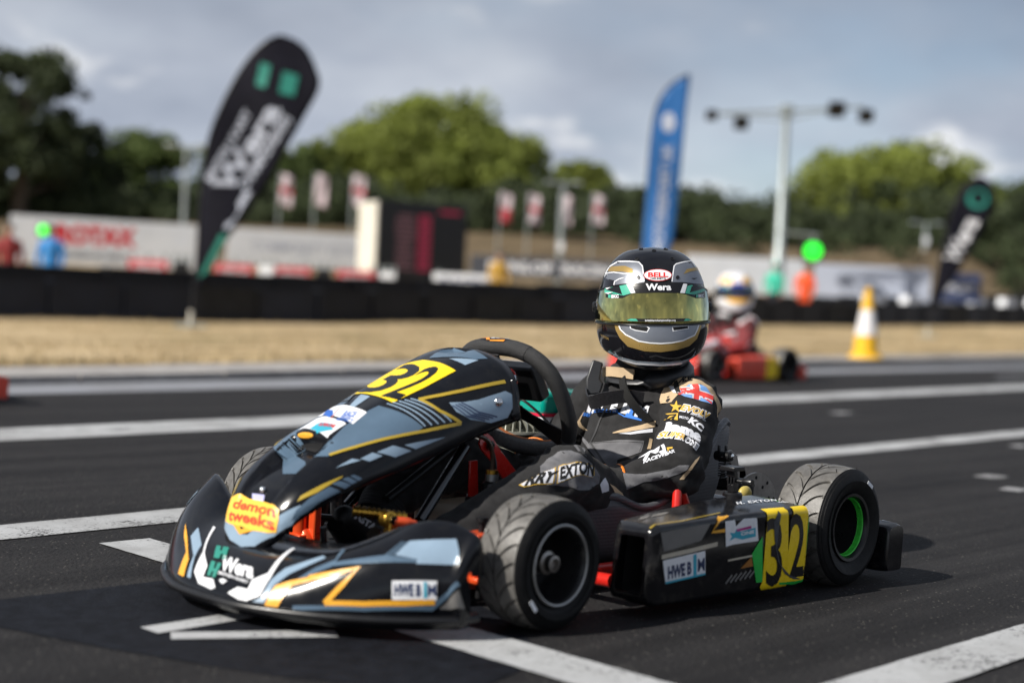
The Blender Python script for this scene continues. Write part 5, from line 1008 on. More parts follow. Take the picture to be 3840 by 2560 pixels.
PRINTS = [
 ('fs', 'livery_panel', 'sla', 1, 'p', [(-.6458, .0642), (-.6091, .1025), (-.5996, .1032), (-.5671, .1337), (-.5188, .1662), (-.4836, .182), (-.4178, .1052), (-.433, .0961), (-.515, .0772), (-.5913, .0614), (-.6231, .0547)], 1),
 ('fs', 'livery_panel', 'blk', 2, 'p', [(-.4852, .181), (-.4201, .1853), (-.3454, .1183), (-.418, .1043)], 1),
 ('fs', 'pinstripe', 'lsl', 3, 's', ([(-.4691, .1817), (-.4138, .1071)], .0035), 1),
 ('fs', 'pinstripe', 'lsl', 3, 's', ([(-.4576, .1819), (-.3987, .11)], .0035), 1),
 ('fs', 'pinstripe', 'lsl', 3, 's', ([(-.4461, .1822), (-.3834, .1131)], .0035), 1),
 ('fs', 'pinstripe', 'lsl', 3, 's', ([(-.4344, .1826), (-.3678, .1164)], .0035), 1),
 ('fs', 'pinstripe', 'lsl', 3, 's', ([(-.4225, .1831), (-.352, .1198)], .0035), 1),
 ('fs', 'gold_line', 'gld', 3, 's', ([(-.6188, .0569), (-.5667, .0663), (-.5059, .0801), (-.4145, .0974), (-.3286, .1181)], .0065), 1),
 ('fs', 'gold_line', 'gld', 4, 's', ([(-.3286, .1181), (-.3743, .1417), (-.4082, .1773)], .0075), 1),
 ('fs', 'gold_line', 'gld', 3, 's', ([(-.4082, .1773), (-.359, .1829), (-.3124, .1909), (-.2063, .2151)], .008), 1),
 ('fs', 'livery_panel', 'lsl', 2, 'p', [(-.6162, .0215), (-.5813, .0382), (-.564, .0333)], 1),
 ('fs', 'livery_panel', 'lsl', 2, 'p', [(-.5654, .0366), (-.538, .0491), (-.5174, .0425), (-.5476, .0303)], 1),
 ('fs', 'livery_panel', 'lsl', 2, 'p', [(-.5293, .0498), (-.4919, .0645), (-.4517, .0563), (-.4903, .0412)], 1),
 ('fs', 'livery_panel', 'lsl', 2, 'p', [(-.467, .0664), (-.4168, .0781), (-.3671, .0894), (-.4419, .0601)], 1),
 ('fs', 'gold_line', 'gld', 3, 'p', [(-.694, -.0337), (-.6866, -.0243), (-.6485, -.0107), (-.6055, .0031), (-.608, -.0005), (-.6576, -.0243)], 1),
 ('fs', 'livery_panel', 'sla', 2, 'p', [(-.7062, -.0644), (-.6965, -.0484), (-.6713, -.0316), (-.6336, -.0156), (-.6112, -.0243), (-.6502, -.039), (-.6768, -.0536)], 1),
 ('fs', 'livery_panel', 'sla', 2, 'p', [(-.6293, -.0113), (-.6127, -.0062), (-.5897, -.0127), (-.6027, -.0198)], 1),
 ('fs', 'livery_panel', 'sla', 2, 'p', [(-.6083, -.0036), (-.5955, .0006), (-.5765, -.007), (-.5875, -.0119)], 1),
 ('fs', 'livery_panel', 'sla', 2, 'p', [(-.5912, .0025), (-.5825, .0047), (-.5653, -.0013), (-.5743, -.0059)], 1),
 ('fs', 'livery_panel', 'lsl', 2, 'p', [(-.3492, .162), (-.3144, .1633), (-.2796, .1701), (-.2105, .1935), (-.1944, .189), (-.194, .1623), (-.208, .1431), (-.2517, .1282), (-.3047, .1274), (-.3375, .1407)], 1),
 ('fs', 'pinstripe', 'nav', 3, 's', ([(-.3432, .1545), (-.3142, .1336), (-.268, .1301)], .003), 1),
 ('fs', 'pinstripe', 'nav', 3, 's', ([(-.3363, .1569), (-.3039, .1369), (-.2573, .1336)], .003), 1),
 ('fs', 'pinstripe', 'nav', 3, 's', ([(-.3292, .1593), (-.2935, .1402), (-.2465, .1371)], .003), 1),
 ('fs', 'pinstripe', 'nav', 3, 's', ([(-.3222, .1618), (-.2831, .1436), (-.2356, .1407)], .003), 1),
 ('ft', 'livery_panel', 'sla', 1, 'p', [(-.0168, -.0673), (-.0328, -.0198), (-.0278, .0169), (.0498, .0058), (.0991, -.0067), (.0867, -.0301), (.0276, -.0522)], 0),
 ('ft', 'livery_panel', 'lsl', 1, 'p', [(.0369, -.0585), (.093, -.028), (.0875, -.0626)], 0),
 ('ft', 'number_plate', 'yel', 2, 'p', [(-.0984, -.2388), (.0666, -.2592), (.0809, -.1774), (.0882, -.0919), (.0322, -.0822), (-.0244, -.0779), (-.0834, -.0965), (-.0925, -.1756)], 0),
 ('ft', 'number', 'blk', 3, 't', ('3', (-.0906, -.2276), (.0031, -.2467), (-.064, -.0902), .012, 0, 1.0), 0),
 ('ft', 'number', 'blk', 3, 't', ('2', (.0229, -.2481), (.0697, -.2434), (.0212, -.0978), .012, 0, 1.0), 0),
 ('ft', 'sticker', 'wht', 2, 'p', [(-.0895, -.3411), (.0568, -.3625), (.0493, -.3161), (.0419, -.3133), (-.0953, -.2924), (-.0978, -.296)], 0),
 ('ft', 'sticker', 'wht', 2, 'p', [(-.0741, -.4046), (.0461, -.4222), (.0456, -.3697), (.0386, -.367), (-.0725, -.351), (-.0754, -.353)], 0),
 ('ft', 'lettering', 'blu', 3, 't', ('RACE', (.0061, -.345), (.0402, -.3431), (-.0019, -.3251), .02, 0, 1.0), 0),
 ('ft', 'lettering', 'blu', 3, 't', ('WITH', (.0108, -.3575), (.0385, -.3556), (.0053, -.3432), .02, 0, 1.0), 0),
 ('ft', 'lettering', 'blu', 3, 't', ('RESPECT', (.0121, -.3687), (.0523, -.3607), (.0078, -.3572), .02, 0, 1.0), 0),
 ('ft', 'lettering', 'red', 3, 's', ([(-.0067, -.3651), (-.0356, -.3174)], .0015), 0),
 ('ft', 'emblem', 'blu', 3, 'p', [(-.0641, -.3437), (-.1012, -.3039), (-.0494, -.3253), (-.0203, -.347), (-.018, -.3613)], 0),
 ('ft', 'emblem', 'cya', 3, 'p', [(-.0205, -.4117), (-.0206, -.3918), (-.0175, -.3831), (.022, -.3829), (.0303, -.3946), (.0407, -.3999), (.0246, -.4133), (.0131, -.4208), (.0043, -.4156)], 0),
 ('ft', 'lettering', 'red', 4, 't', ('SUPERONE', (-.0106, -.3973), (.0359, -.3941), (-.0138, -.3862), .03, 0, 1.0), 0),
 ('ft', 'emblem', 'org', 2, 'p', [(.0034, -.4235), (.0015, -.425), (-.0067, -.4259), (-.0174, -.4265), (-.028, -.4267), (-.0389, -.4264), (-.0473, -.4254), (-.0504, -.4241), (-.0483, -.4226), (-.0397, -.4219), (-.0288, -.4214), (-.0186, -.4209), (-.0082, -.4211), (.0, -.422)], 0),
 ('fb', 'scoop_opening', 'drk', 2, 'p', [(-.0573, -.0706), (-.0073, -.0617), (.0365, -.0592), (.0112, -.0791), (-.0316, -.0746)], 0),
 ('fb', 'livery_panel', 'sla', 1, 'p', [(-.0585, -.1058), (-.0557, -.0805), (-.0343, -.0947), (.0185, -.1076), (.0642, -.1366), (.0072, -.1508)], 0),
 ('ft', 'livery_panel', 'lsl', 1, 'p', [(-.0167, -.3072), (-.0447, -.2486), (-.005, -.256), (.0018, -.3117)], 0),
 ('fb', 'livery_panel', 'lsl', 1, 'p', [(-.08, -.2669), (-.0763, -.2821), (-.0282, -.3072), (.0135, -.3147), (.0482, -.3066), (.0814, -.2771), (.1001, -.2471), (.1114, -.2221), (.1095, -.2053), (.0809, -.2407), (.0225, -.2903), (.0009, -.293), (-.0754, -.2597)], 0),
 ('fb', 'gold_line', 'org', 2, 'p', [(-.0424, -.273), (-.0006, -.294), (.0385, -.2794), (.0209, -.2747), (-.0005, -.284), (-.0246, -.2691)], 0),
 ('fb', 'logo_patch', 'lem', 3, 'p', [(-.0687, -.2739), (-.077, -.2515), (-.0812, -.2258), (-.0553, -.2155), (-.0248, -.2215), (.0148, -.2201), (.0622, -.2229), (.0782, -.2292), (.0839, -.2456), (.0841, -.2696), (.0704, -.276), (.0303, -.281), (-.0036, -.2784), (-.0402, -.2788)], 0),
 ('fb', 'lettering', 'rdo', 4, 't', ('demon', (-.0539, -.2478), (.0773, -.2451), (-.064, -.2267), .03, 0, 1.0), 0),
 ('fb', 'lettering', 'rdo', 4, 't', ('tweeks', (-.0558, -.2718), (.0826, -.2676), (-.0627, -.2507), .03, 0, 1.0), 0),
 ('fb', 'sticker', 'lav', 3, 'p', [(-.0271, -.2083), (.0124, -.2063), (.0211, -.22), (-.0147, -.221)], 0),
 ('fb', 'gold_line', 'gld', 2, 's', ([(-.0741, -.2637), (-.077, -.2453), (-.0844, -.2189), (-.0985, -.1795)], .006), 0),
 ('ns', 'livery_panel', 'wht', 2, 'p', [(-.3847, -.3512), (-.3655, -.34), (-.3412, -.3446), (-.3391, -.325), (-.3106, -.3106), (-.3005, -.2383), (-.2924, -.2427), (-.3013, -.3183), (-.3128, -.3566), (-.3374, -.3669), (-.3554, -.3645)], 0),
 ('nc', 'livery_panel', 'wht', 2, 'p', [(-.141, -.3022), (-.1303, -.3043), (-.0501, -.3715), (-.0064, -.3965), (.0053, -.4197), (.038, -.4182), (.0588, -.4327), (.049, -.4377), (.0048, -.4341), (-.0304, -.4149), (-.0565, -.3708)], 0),
 ('ns', 'livery_panel', 'lsl', 2, 'p', [(-.325, -.3679), (-.309, -.3592), (-.299, -.3244), (-.2788, -.2985), (-.2143, -.2671), (-.2041, -.2738), (-.2644, -.3112), (-.289, -.3359), (-.3007, -.3694)], 0),
 ('ns', 'livery_panel', 'org', 3, 'p', [(-.2984, -.3732), (-.286, -.3357), (-.2621, -.3262), (-.1528, -.2989), (-.1511, -.3058), (-.2506, -.3344), (-.2608, -.3514), (-.2719, -.3754)], 2),
 ('ns', 'livery_line', 'org', 3, 's', ([(-.2228, -.318), (-.1725, -.3063), (-.1298, -.2936), (-.1542, -.3266), (-.1825, -.3613)], .01), 0),
 ('ns', 'livery_line', 'org', 3, 's', ([(-.1826, -.3606), (-.1115, -.3537), (-.0413, -.3414), (.0077, -.3291)], .0085), 0),
 ('nc', 'livery_panel', 'org', 3, 'p', [(-.218, -.3134), (-.1652, -.3427), (-.0783, -.3932), (-.0524, -.43), (-.0794, -.4269), (-.1115, -.3789), (-.1766, -.3442)], 0),
 ('nc', 'livery_panel', 'lsl', 2, 'p', [(-.1539, -.3411), (-.1663, -.3166), (-.0861, -.3556), (-.0668, -.3842), (-.0279, -.4291), (-.042, -.4283), (-.0735, -.3834)], 0),
 ('ns', 'livery_panel', 'lsl', 2, 'p', [(-.0692, -.2632), (-.0483, -.2324), (-.0068, -.2243), (.0326, -.2163), (.0413, -.2374), (.0471, -.2621), (-.0284, -.2739), (-.0279, -.266)], 1),
 ('ns', 'livery_panel', 'sla', 2, 'p', [(-.0861, -.2648), (-.063, -.2354), (-.0603, -.2353), (-.083, -.2646)], 0),
 ('ns', 'livery_panel', 'sla', 2, 'p', [(-.0808, -.2644), (-.0576, -.2351), (-.0549, -.2349), (-.0778, -.264)], 0),
 ('ns', 'livery_panel', 'sla', 2, 'p', [(-.0755, -.2638), (-.0523, -.2346), (-.0497, -.2343), (-.0725, -.2635)], 0),
 ('ns', 'livery_panel', 'sla', 2, 'p', [(-.0703, -.2633), (-.047, -.234), (-.0444, -.2338), (-.0673, -.263)], 0),
 ('ns', 'livery_panel', 'sla', 2, 'p', [(-.2567, -.3305), (-.217, -.2977), (-.1817, -.2792), (-.1812, -.2477), (-.1722, -.2557), (-.1789, -.2839), (-.0842, -.2647), (-.0296, -.2663), (-.0287, -.2718), (-.1806, -.2929)], 0),
 ('ns', 'sticker', 'wht', 3, 'p', [(-.066, -.3093), (.0102, -.2956), (.011, -.3259), (-.0633, -.3399)], 0),
 ('ns', 'lettering', 'nav', 4, 't', ('HWE B', (-.06, -.3319), (-.0152, -.3243), (-.0609, -.3136), .05, 0, 1.0), 0),
 ('ns', 'lettering', 'cya', 4, 'p', [(-.0118, -.3016), (-.0071, -.3007), (-.0049, -.3256), (-.0103, -.3268)], 0),
 ('ns', 'lettering', 'nav', 4, 't', ('M', (-.0037, -.3216), (.0098, -.3187), (-.0048, -.3036), .02, 0, 1.0), 0),
 ('ns', 'livery_line', 'sla', 2, 's', ([(-.2427, -.374), (-.111, -.3614), (.0028, -.34), (.0261, -.3165), (.0487, -.2943)], .0075), 1),
 ('ns', 'livery_panel', 'grv', 2, 'p', [(.0154, -.3377), (.0492, -.3048), (.0579, -.3302)], 0),
 ('nc', 'emblem', 'tea', 3, 'p', [(-.0432, -.3484), (-.0299, -.3474), (-.0165, -.3578), (-.0112, -.3574), (-.0236, -.3467), (-.0055, -.3458), (.0254, -.3738), (.0144, -.3747), (.0036, -.3638), (-.0032, -.3641), (.0064, -.3753), (-.0097, -.3768)], 0),
 ('nc', 'emblem', 'tea', 3, 'p', [(-.0074, -.384), (.0065, -.384), (.0166, -.3971), (.0229, -.397), (.0134, -.3841), (.0272, -.3841), (.0408, -.4143), (.0308, -.4148), (.0251, -.4042), (.0188, -.4044), (.0244, -.4144), (.0146, -.4146)], 0),
 ('nc', 'lettering', 'wht', 3, 't', ('Wera', (.035, -.3962), (.1347, -.3939), (.0098, -.3664), .05, 0, 1.0), 0),
 ('nc', 'lettering', 'wht', 3, 't', ('BRITISH KART', (.0405, -.4053), (.1334, -.4067), (.0376, -.3998), .03, 0, 1.0), 0),
 ('nc', 'emblem', 'wht', 3, 'p', [(.055, -.4167), (.0635, -.4116), (.0789, -.4141), (.0718, -.4221)], 0),
 ('ps', 'livery_panel', 'grv', 1, 'p', [(-.1905, .1495), (-.12, .1531), (-.0381, .1571), (-.0644, .1235), (-.1204, .1167), (-.1774, .1105)], 0),
 ('ps', 'livery_line', 'crm', 2, 's', ([(-.1828, .1001), (-.0965, .1057), (-.0125, .1127)], .009), 0),
 ('ps', 'livery_line', 'crm', 2, 's', ([(.0249, .0751), (.1037, .0785)], .004), 0),
 ('ps', 'livery_line', 'org', 3, 's', ([(.0245, .1697), (-.0111, .1617), (-.0328, .1386), (.0076, .1393)], .0075), 0),
 ('pt', 'livery_line', 'gld', 2, 's', ([(-.2291, -.4874), (-.1386, -.4951), (.0014, -.4843)], .004), 0),
 ('ps', 'sticker', 'wht', 3, 'p', [(.0059, .1577), (.0365, .1586), (.0413, .1454), (.0652, .1591), (.1087, .1584), (.1194, .1092), (.0374, .1078), (.0141, .1051)], 0),
 ('ps', 'emblem', 'cya', 4, 'p', [(.0224, .1336), (.0383, .1315), (.043, .1398), (.0581, .1331), (.1059, .1383), (.1093, .1193), (.0651, .1159), (.0405, .1215), (.0231, .116), (.0306, .1247)], 0),
 ('ps', 'emblem', 'mag', 5, 'p', [(.043, .1391), (.0907, .1432), (.0914, .1375), (.0446, .1341)], 0),
 ('ps', 'lettering', 'wht', 5, 't', ('ONE', (.0592, .1247), (.1025, .1267), (.0583, .1318), .04, 0, 1.0), 0),
 ('ps', 'sticker', 'wht', 3, 'p', [(-.1789, .0931), (-.0504, .1022), (-.0444, .0524), (-.1654, .0454)], 0),
 ('ps', 'sticker', 'cya', 4, 'p', [(-.1659, .0498), (-.0449, .056), (-.0444, .0524), (-.1654, .0454)], 0),
 ('ps', 'lettering', 'nav', 4, 't', ('HWE B', (-.1599, .0551), (-.0886, .0595), (-.1628, .0799), .05, 0, 1.0), 0),
 ('ps', 'lettering', 'cya', 4, 'p', [(-.0871, .0966), (-.0772, .0975), (-.072, .0549), (-.082, .0544)], 0),
 ('ps', 'lettering', 'nav', 4, 't', ('M', (-.0691, .0613), (-.0479, .0624), (-.0723, .0881), .02, 0, 1.0), 0),
 ('ps', 'livery_panel', 'brn', 2, 'p', [(.068, .0542), (.1015, .0762), (.109, .0561)], 0),
 ('ps', 'livery_line', 'grv', 1, 's', ([(.0237, .0269), (.043, .0435)], .005), 0),
 ('ps', 'livery_line', 'grv', 1, 's', ([(.0388, .0279), (.0582, .0446)], .005), 0),
 ('ps', 'livery_line', 'grv', 1, 's', ([(.0539, .0289), (.0734, .0456)], .005), 0),
 ('ps', 'livery_line', 'grv', 1, 's', ([(.0691, .0299), (.0887, .0467)], .005), 0),
 ('ps', 'livery_line', 'grv', 1, 's', ([(.0844, .0309), (.1042, .0478)], .005), 0),
 ('ps', 'livery_line', 'grv', 1, 's', ([(.0998, .0319), (.1197, .0489)], .005), 0),
 ('ps', 'number_plate', 'yel', 3, 'p', [(.1439, .1711), (.1768, .1714), (.2141, .171), (.2327, -.0024), (.1931, -.005), (.1576, -.005), (.1376, .0084), (.1445, .0204)], 0),
 ('ps', 'number_plate', 'yel', 4, 'p', [(.2338, .1729), (.2768, .1725), (.2812, .1755), (.2945, .052), (.2858, .0097), (.2165, .0119)], 0),
 ('ps', 'tape', 'grn', 2, 'p', [(.1022, .0824), (.1331, .1175), (.1457, .0187), (.1244, .0192)], 0),
 ('ps', 'tape', 'grn', 3, 'p', [(.2895, .1472), (.3072, .1474), (.2925, .0221), (.2844, .0074), (.2922, .044)], 0),
 ('ps', 'tape', 'grn', 5, 'p', [(.2013, .0127), (.2526, .01), (.2868, .0123), (.2901, .0088), (.2577, .0042), (.2023, .0087)], 0),
 ('ps', 'number', 'blk', 5, 't', ('3', (.1567, .0113), (.2111, .0098), (.1384, .1611), .01, 0, 1.0), 0),
 ('ps', 'number', 'blk', 5, 't', ('2', (.2343, .0215), (.2878, .0211), (.2183, .1647), .01, 0, 1.0), 0),
 ('ps', 'torn_plastic', 'scr', 6, 'p', [(.1652, .1468), (.1814, .1669), (.1889, .1604), (.184, .1328), (.1841, .0851), (.1993, .0519), (.2348, .0256), (.2747, .0135), (.2488, .0153), (.2181, .0297), (.1902, .0607), (.1732, .1082)], 0),
 ('pt', 'lettering', 'wht', 2, 't', ('H. EXTON', (.1077, -.4506), (.2421, -.4612), (.1274, -.4333), .03, 0, 1.15), 0),
 ('pt', 'lettering', 'wht', 2, 't', ('SUPERONE', (.225, -.4767), (.2609, -.4901), (.2383, -.4666), .02, 0, 1.0), 0),
 ('pt', 'lettering', 'tea', 2, 'p', [(.2602, -.4882), (.2432, -.5144), (.2439, -.5163), (.2609, -.4901)], 0),
 ('pt', 'livery_panel', 'grv', 1, 'p', [(-.171, -.4166), (-.1463, -.4199), (-.1739, -.4333), (-.2036, -.434)], 0),
 ('pt', 'livery_panel', 'grv', 1, 'p', [(-.1379, -.4199), (-.0889, -.4225), (-.1097, -.4314), (-.1619, -.4326)], 0),
 ('rb', 'sticker', 'wht', 1, 'p', [(.6446, -.4923), (.6236, -.5145), (.6359, -.5408), (.6274, -.5279), (.6174, -.5108)], 0),
 ('rb', 'lettering', 'nav', 2, 't', ('HWE', (.6211, -.5151), (.6293, -.5294), (.6202, -.511), .03, 0, 1.0), 0),
 ('he', 'helmet_panel', 'sil', 1, 'p', [(-.0309, .6555), (-.0186, .6808), (.0045, .695), (.0512, .692), (.0589, .6824), (.0612, .6587), (.0621, .6435), (.0337, .6416), (.0055, .6372), (-.0044, .6353), (-.0066, .6493)], 0),
 ('he', 'helmet_panel', 'sil', 1, 'p', [(.1265, .6447), (.1333, .6824), (.1388, .688), (.1801, .6963), (.1899, .6806), (.2052, .6583), (.2149, .6395), (.1886, .6409), (.1549, .6444)], 0),
 ('he', 'helmet_panel', 'hgd', 2, 'p', [(-.0202, .6739), (-.0114, .683), (.0193, .6835), (.0362, .6761), (.0365, .6653), (.0125, .6698), (-.018, .6711)], 0),
 ('he', 'helmet_panel', 'hgd', 2, 'p', [(.1558, .6635), (.1654, .6754), (.1939, .6815), (.2034, .6738), (.1759, .6703)], 0),
 ('he', 'helmet_line', 'hwt', 3, 's', ([(-.0289, .6574), (-.0187, .6805), (.0045, .6943), (.0292, .694), (.0512, .6917), (.0589, .6824), (.0605, .6651), (.0618, .6457)], .0026), 0),
 ('he', 'helmet_line', 'hwt', 3, 's', ([(.1269, .6457), (.1298, .6634), (.1336, .682), (.139, .6873), (.1583, .6922), (.18, .6959), (.1891, .6812)], .0026), 0),
 ('he', 'helmet_line', 'hwt', 3, 's', ([(-.0291, .6667), (-.0061, .6684), (.0155, .6645), (.0368, .6649)], .002), 0),
 ('he', 'helmet_line', 'hwt', 3, 's', ([(-.0069, .6379), (-.0052, .646), (.0058, .6525), (.0152, .6547)], .002), 0),
 ('he', 'helmet_panel', 'blk', 3, 'p', [(.1746, .6539), (.1935, .6547), (.1836, .6513), (.1949, .6475)], 0),
 ('he', 'badge', 'blk', 4, 'p', [(.1284, .6602), (.1275, .657), (.1251, .654), (.1214, .6513), (.1164, .6489), (.1106, .647), (.104, .6458), (.097, .6451), (.0898, .6451), (.0829, .6458), (.0765, .6471), (.0708, .649), (.0662, .6513), (.0627, .6541), (.0606, .6571), (.06, .6603), (.0608, .6634), (.0631, .6665), (.0667, .6692), (.0715, .6716), (.0774, .6734), (.0839, .6747), (.0909, .6754), (.0981, .6754), (.1051, .6747), (.1116, .6734), (.1174, .6715), (.1221, .6691), (.1256, .6664), (.1278, .6634)], 0),
 ('he', 'badge', 'red', 5, 'p', [(.1271, .6602), (.1262, .6573), (.1239, .6545), (.1203, .652), (.1156, .6499), (.1099, .6482), (.1036, .647), (.0969, .6464), (.09, .6464), (.0833, .647), (.0772, .6482), (.0717, .6499), (.0672, .6521), (.0639, .6546), (.0619, .6574), (.0613, .6603), (.0621, .6632), (.0642, .6659), (.0677, .6684), (.0724, .6706), (.0779, .6723), (.0842, .6735), (.091, .6741), (.0979, .6741), (.1046, .6734), (.1109, .6723), (.1164, .6705), (.121, .6684), (.1244, .6659), (.1264, .6631)], 0),
 ('he', 'badge', 'hwt', 6, 'p', [(.1254, .6602), (.1246, .6576), (.1224, .6551), (.119, .6528), (.1145, .6508), (.1092, .6493), (.1031, .6482), (.0967, .6477), (.0902, .6477), (.0839, .6482), (.078, .6493), (.0728, .6509), (.0685, .6528), (.0654, .6551), (.0634, .6576), (.0628, .6603), (.0636, .6629), (.0657, .6654), (.069, .6677), (.0734, .6696), (.0787, .6712), (.0847, .6722), (.0911, .6728), (.0976, .6728), (.104, .6722), (.11, .6711), (.1153, .6696), (.1196, .6676), (.1229, .6653), (.1248, .6628)], 0),
 ('he', 'lettering', 'red', 7, 't', ('BELL', (.0713, .6557), (.1177, .6557), (.0716, .6667), .035, 0, 1.0), 0),
 ('he', 'lettering', 'blk', 7, 't', ('HELMETS', (.0769, .6502), (.1116, .6502), (.077, .6544), .03, 0, 1.1), 0),
 ('he', 'vent', 'blk', 4, 'p', [(.0532, .6554), (.0528, .6537), (.0519, .6522), (.0506, .6513), (.049, .6509), (.0474, .6513), (.0461, .6523), (.0453, .6537), (.045, .6555), (.0454, .6572), (.0463, .6587), (.0476, .6597), (.0492, .66), (.0508, .6596), (.0521, .6587), (.0529, .6572)], 0),
 ('he', 'vent', 'blk', 4, 'p', [(.1452, .6554), (.1448, .6536), (.1438, .6522), (.1423, .6512), (.1406, .6508), (.139, .6512), (.1376, .6522), (.1367, .6536), (.1365, .6554), (.1369, .6571), (.1379, .6586), (.1393, .6595), (.141, .6599), (.1427, .6596), (.1441, .6586), (.1449, .6571)], 0),
 ('vi', 'visor_strip', 'blk', 1, 'p', [(-.0279, .6298), (.0053, .6365), (.0334, .6413), (.0613, .6431), (.0925, .6437), (.1544, .6434), (.1876, .6396), (.2112, .6321), (.211, .6075), (.1865, .6068), (.1621, .6157), (.1453, .6189), (.0926, .6203), (.0331, .6184), (.0096, .6071), (-.0261, .6085)], 0),
 ('vi', 'visor_strip', 'vgr', 2, 'p', [(-.0279, .6298), (.0021, .6356), (.0209, .6391), (.0306, .6184), (.0143, .6133), (-.029, .6203)], 0),
 ('vi', 'visor_strip', 'vgr', 2, 'p', [(.1656, .6408), (.2099, .6324), (.2121, .6239), (.1813, .6149), (.1574, .6183)], 0),
 ('vi', 'visor_strip', 'blk', 3, 'p', [(-.0279, .6275), (-.0041, .6346), (.0052, .6359), (.0112, .6152)], 0),
 ('vi', 'visor_strip', 'blk', 3, 'p', [(.2109, .6305), (.1821, .6376), (.1763, .6389), (.1691, .6198)], 0),
 ('vi', 'visor_strip', 'hwt', 3, 'p', [(.0209, .6397), (.0322, .6413), (.0413, .6197), (.0312, .6181)], 0),
 ('vi', 'visor_strip', 'hwt', 3, 'p', [(.1544, .6427), (.1643, .6418), (.1567, .6183), (.1453, .6193)], 0),
 ('vi', 'visor_strip', 'hwt', 4, 'p', [(-.0257, .6307), (-.0134, .6327), (-.0227, .6275)], 0),
 ('vi', 'visor_strip', 'hwt', 4, 'p', [(-.0275, .6193), (-.0089, .6216), (-.0198, .6164)], 0),
 ('vi', 'lettering', 'hwt', 3, 't', ('Wera', (.0647, .6261), (.1244, .626), (.065, .6412), .035, 0, 1.0), 0),
 ('vi', 'lettering', 'hwt', 4, 't', ('BKC', (-.0128, .6073), (.0037, .6081), (-.0127, .6145), .05, 0, 1.0), 0),
 ('vi', 'emblem', 'vgr', 4, 'p', [(-.0198, .6151), (-.0136, .6154), (-.0137, .6076), (-.0199, .6073)], 0),
 ('vi', 'lettering', 'hwt', 4, 't', ('BKC', (.1909, .6087), (.2054, .6092), (.1911, .6152), .05, 0, 1.0), 0),
 ('vi', 'emblem', 'vgr', 4, 'p', [(.1845, .6149), (.1903, .6152), (.1901, .6087), (.1843, .6085)], 0),
 ('vi', 'visor_strip', 'blk', 1, 'p', [(.0186, .5548), (.0295, .5594), (.0609, .559), (.092, .5587), (.1648, .5595), (.1758, .5551), (.1647, .5527), (.092, .5517), (.0295, .5527)], 0),
 ('vi', 'visor_strip', 'vgr', 2, 'p', [(.0208, .5551), (.0302, .5588), (.0421, .5585), (.0467, .5535), (.0301, .5536)], 0),
 ('vi', 'visor_strip', 'vgr', 2, 'p', [(.1733, .5555), (.1648, .5588), (.158, .5586), (.1539, .5538), (.164, .5537)], 0),
 ('vi', 'lettering', 'hwt', 2, 't', ('britishkartchampionships.org', (.0628, .5529), (.134, .5534), (.0628, .5571), .03, 0, 1.0), 0),
 ('he', 'helmet_panel', 'hgd', 1, 'p', [(-.0082, .5496), (-.0039, .531), (.0048, .5134), (.0236, .4929), (.0612, .4827), (.0993, .4805), (.1384, .4853), (.1689, .4941), (.1884, .5106), (.2005, .541), (.19, .5453), (.181, .5213), (.1618, .5089), (.1316, .5024), (.0992, .5001), (.0674, .5026), (.0422, .5069), (.0141, .5218), (.0048, .5344), (.0002, .5489)], 0),
 ('he', 'helmet_panel', 'sil', 2, 'p', [(.0023, .5486), (.0422, .546), (.0922, .5449), (.1449, .5452), (.1974, .5457), (.1882, .5291), (.1792, .5181), (.1516, .5082), (.0992, .5014), (.0453, .5082), (.0172, .5234), (.0054, .5403)], 0),
 ('he', 'helmet_line', 'hwt', 3, 's', ([(.0017, .5479), (.0073, .5329), (.0188, .5212), (.0485, .5063), (.0737, .5023), (.0992, .5008), (.1251, .5025), (.1516, .5072), (.181, .5193), (.1881, .5324), (.1918, .5449)], .003), 0),
 ('he', 'chin_vent', 'hwt', 3, 'p', [(.0272, .5432), (.0681, .5416), (.0744, .5366), (.068, .5263), (.041, .5306), (.0288, .5355)], 0),
 ('he', 'chin_vent', 'drk', 4, 'p', [(.0303, .5413), (.0668, .5397), (.0706, .5362), (.0664, .5289), (.0422, .5328), (.0316, .5362)], 0),
 ('he', 'chin_vent', 'hwt', 3, 'p', [(.1251, .5409), (.1652, .543), (.1665, .5346), (.127, .5287)], 0),
 ('he', 'chin_vent', 'drk', 4, 'p', [(.1274, .5393), (.1631, .5411), (.1641, .5359), (.129, .5313)], 0),
 ('he', 'airbrushed_edge', 'hfa', 1, 's', ([(-.0216, .4769), (-.0003, .4644), (.0429, .4543), (.1, .4516), (.1533, .4546), (.183, .4627), (.205, .4718)], .01), 0),
 ('he', 'airbrushed_edge', 'hwt', 2, 's', ([(.0, .4627), (.043, .4529), (.1, .4503), (.1535, .4531)], .004), 0),
 ('he', 'lettering', 'hgd', 2, 't', ('Y EXTON', (-.0365, .5139), (-.0191, .5067), (-.0372, .5199), .03, 0, 1.0), 0),
 ('to', 'suit_panel', 'gry', 1, 'p', [(-.0727, .2349), (-.0295, .237), (.0048, .2412), (.0377, .2429), (.0691, .2448), (.0659, .2162), (.0421, .2046), (.0114, .1927), (-.0276, .1871), (.0184, .143), (.0106, .1478)], 0),
 ('to', 'suit_panel', 'gry', 1, 'p', [(-.1321, .2774), (-.1208, .2708), (-.0771, .2378), (.0095, .1538), (-.0012, .1531)], 0),
 ('to', 'pocket_seam', 'zip', 2, 's', ([(-.0636, .2334), (.0055, .237), (.0658, .24), (.062, .2163)], .0018), 0),
 ('to', 'zip', 'zip', 3, 's', ([(-.0424, .315), (-.0522, .2896), (-.0567, .265), (-.0675, .2357), (.0115, .1481)], .005), 0),
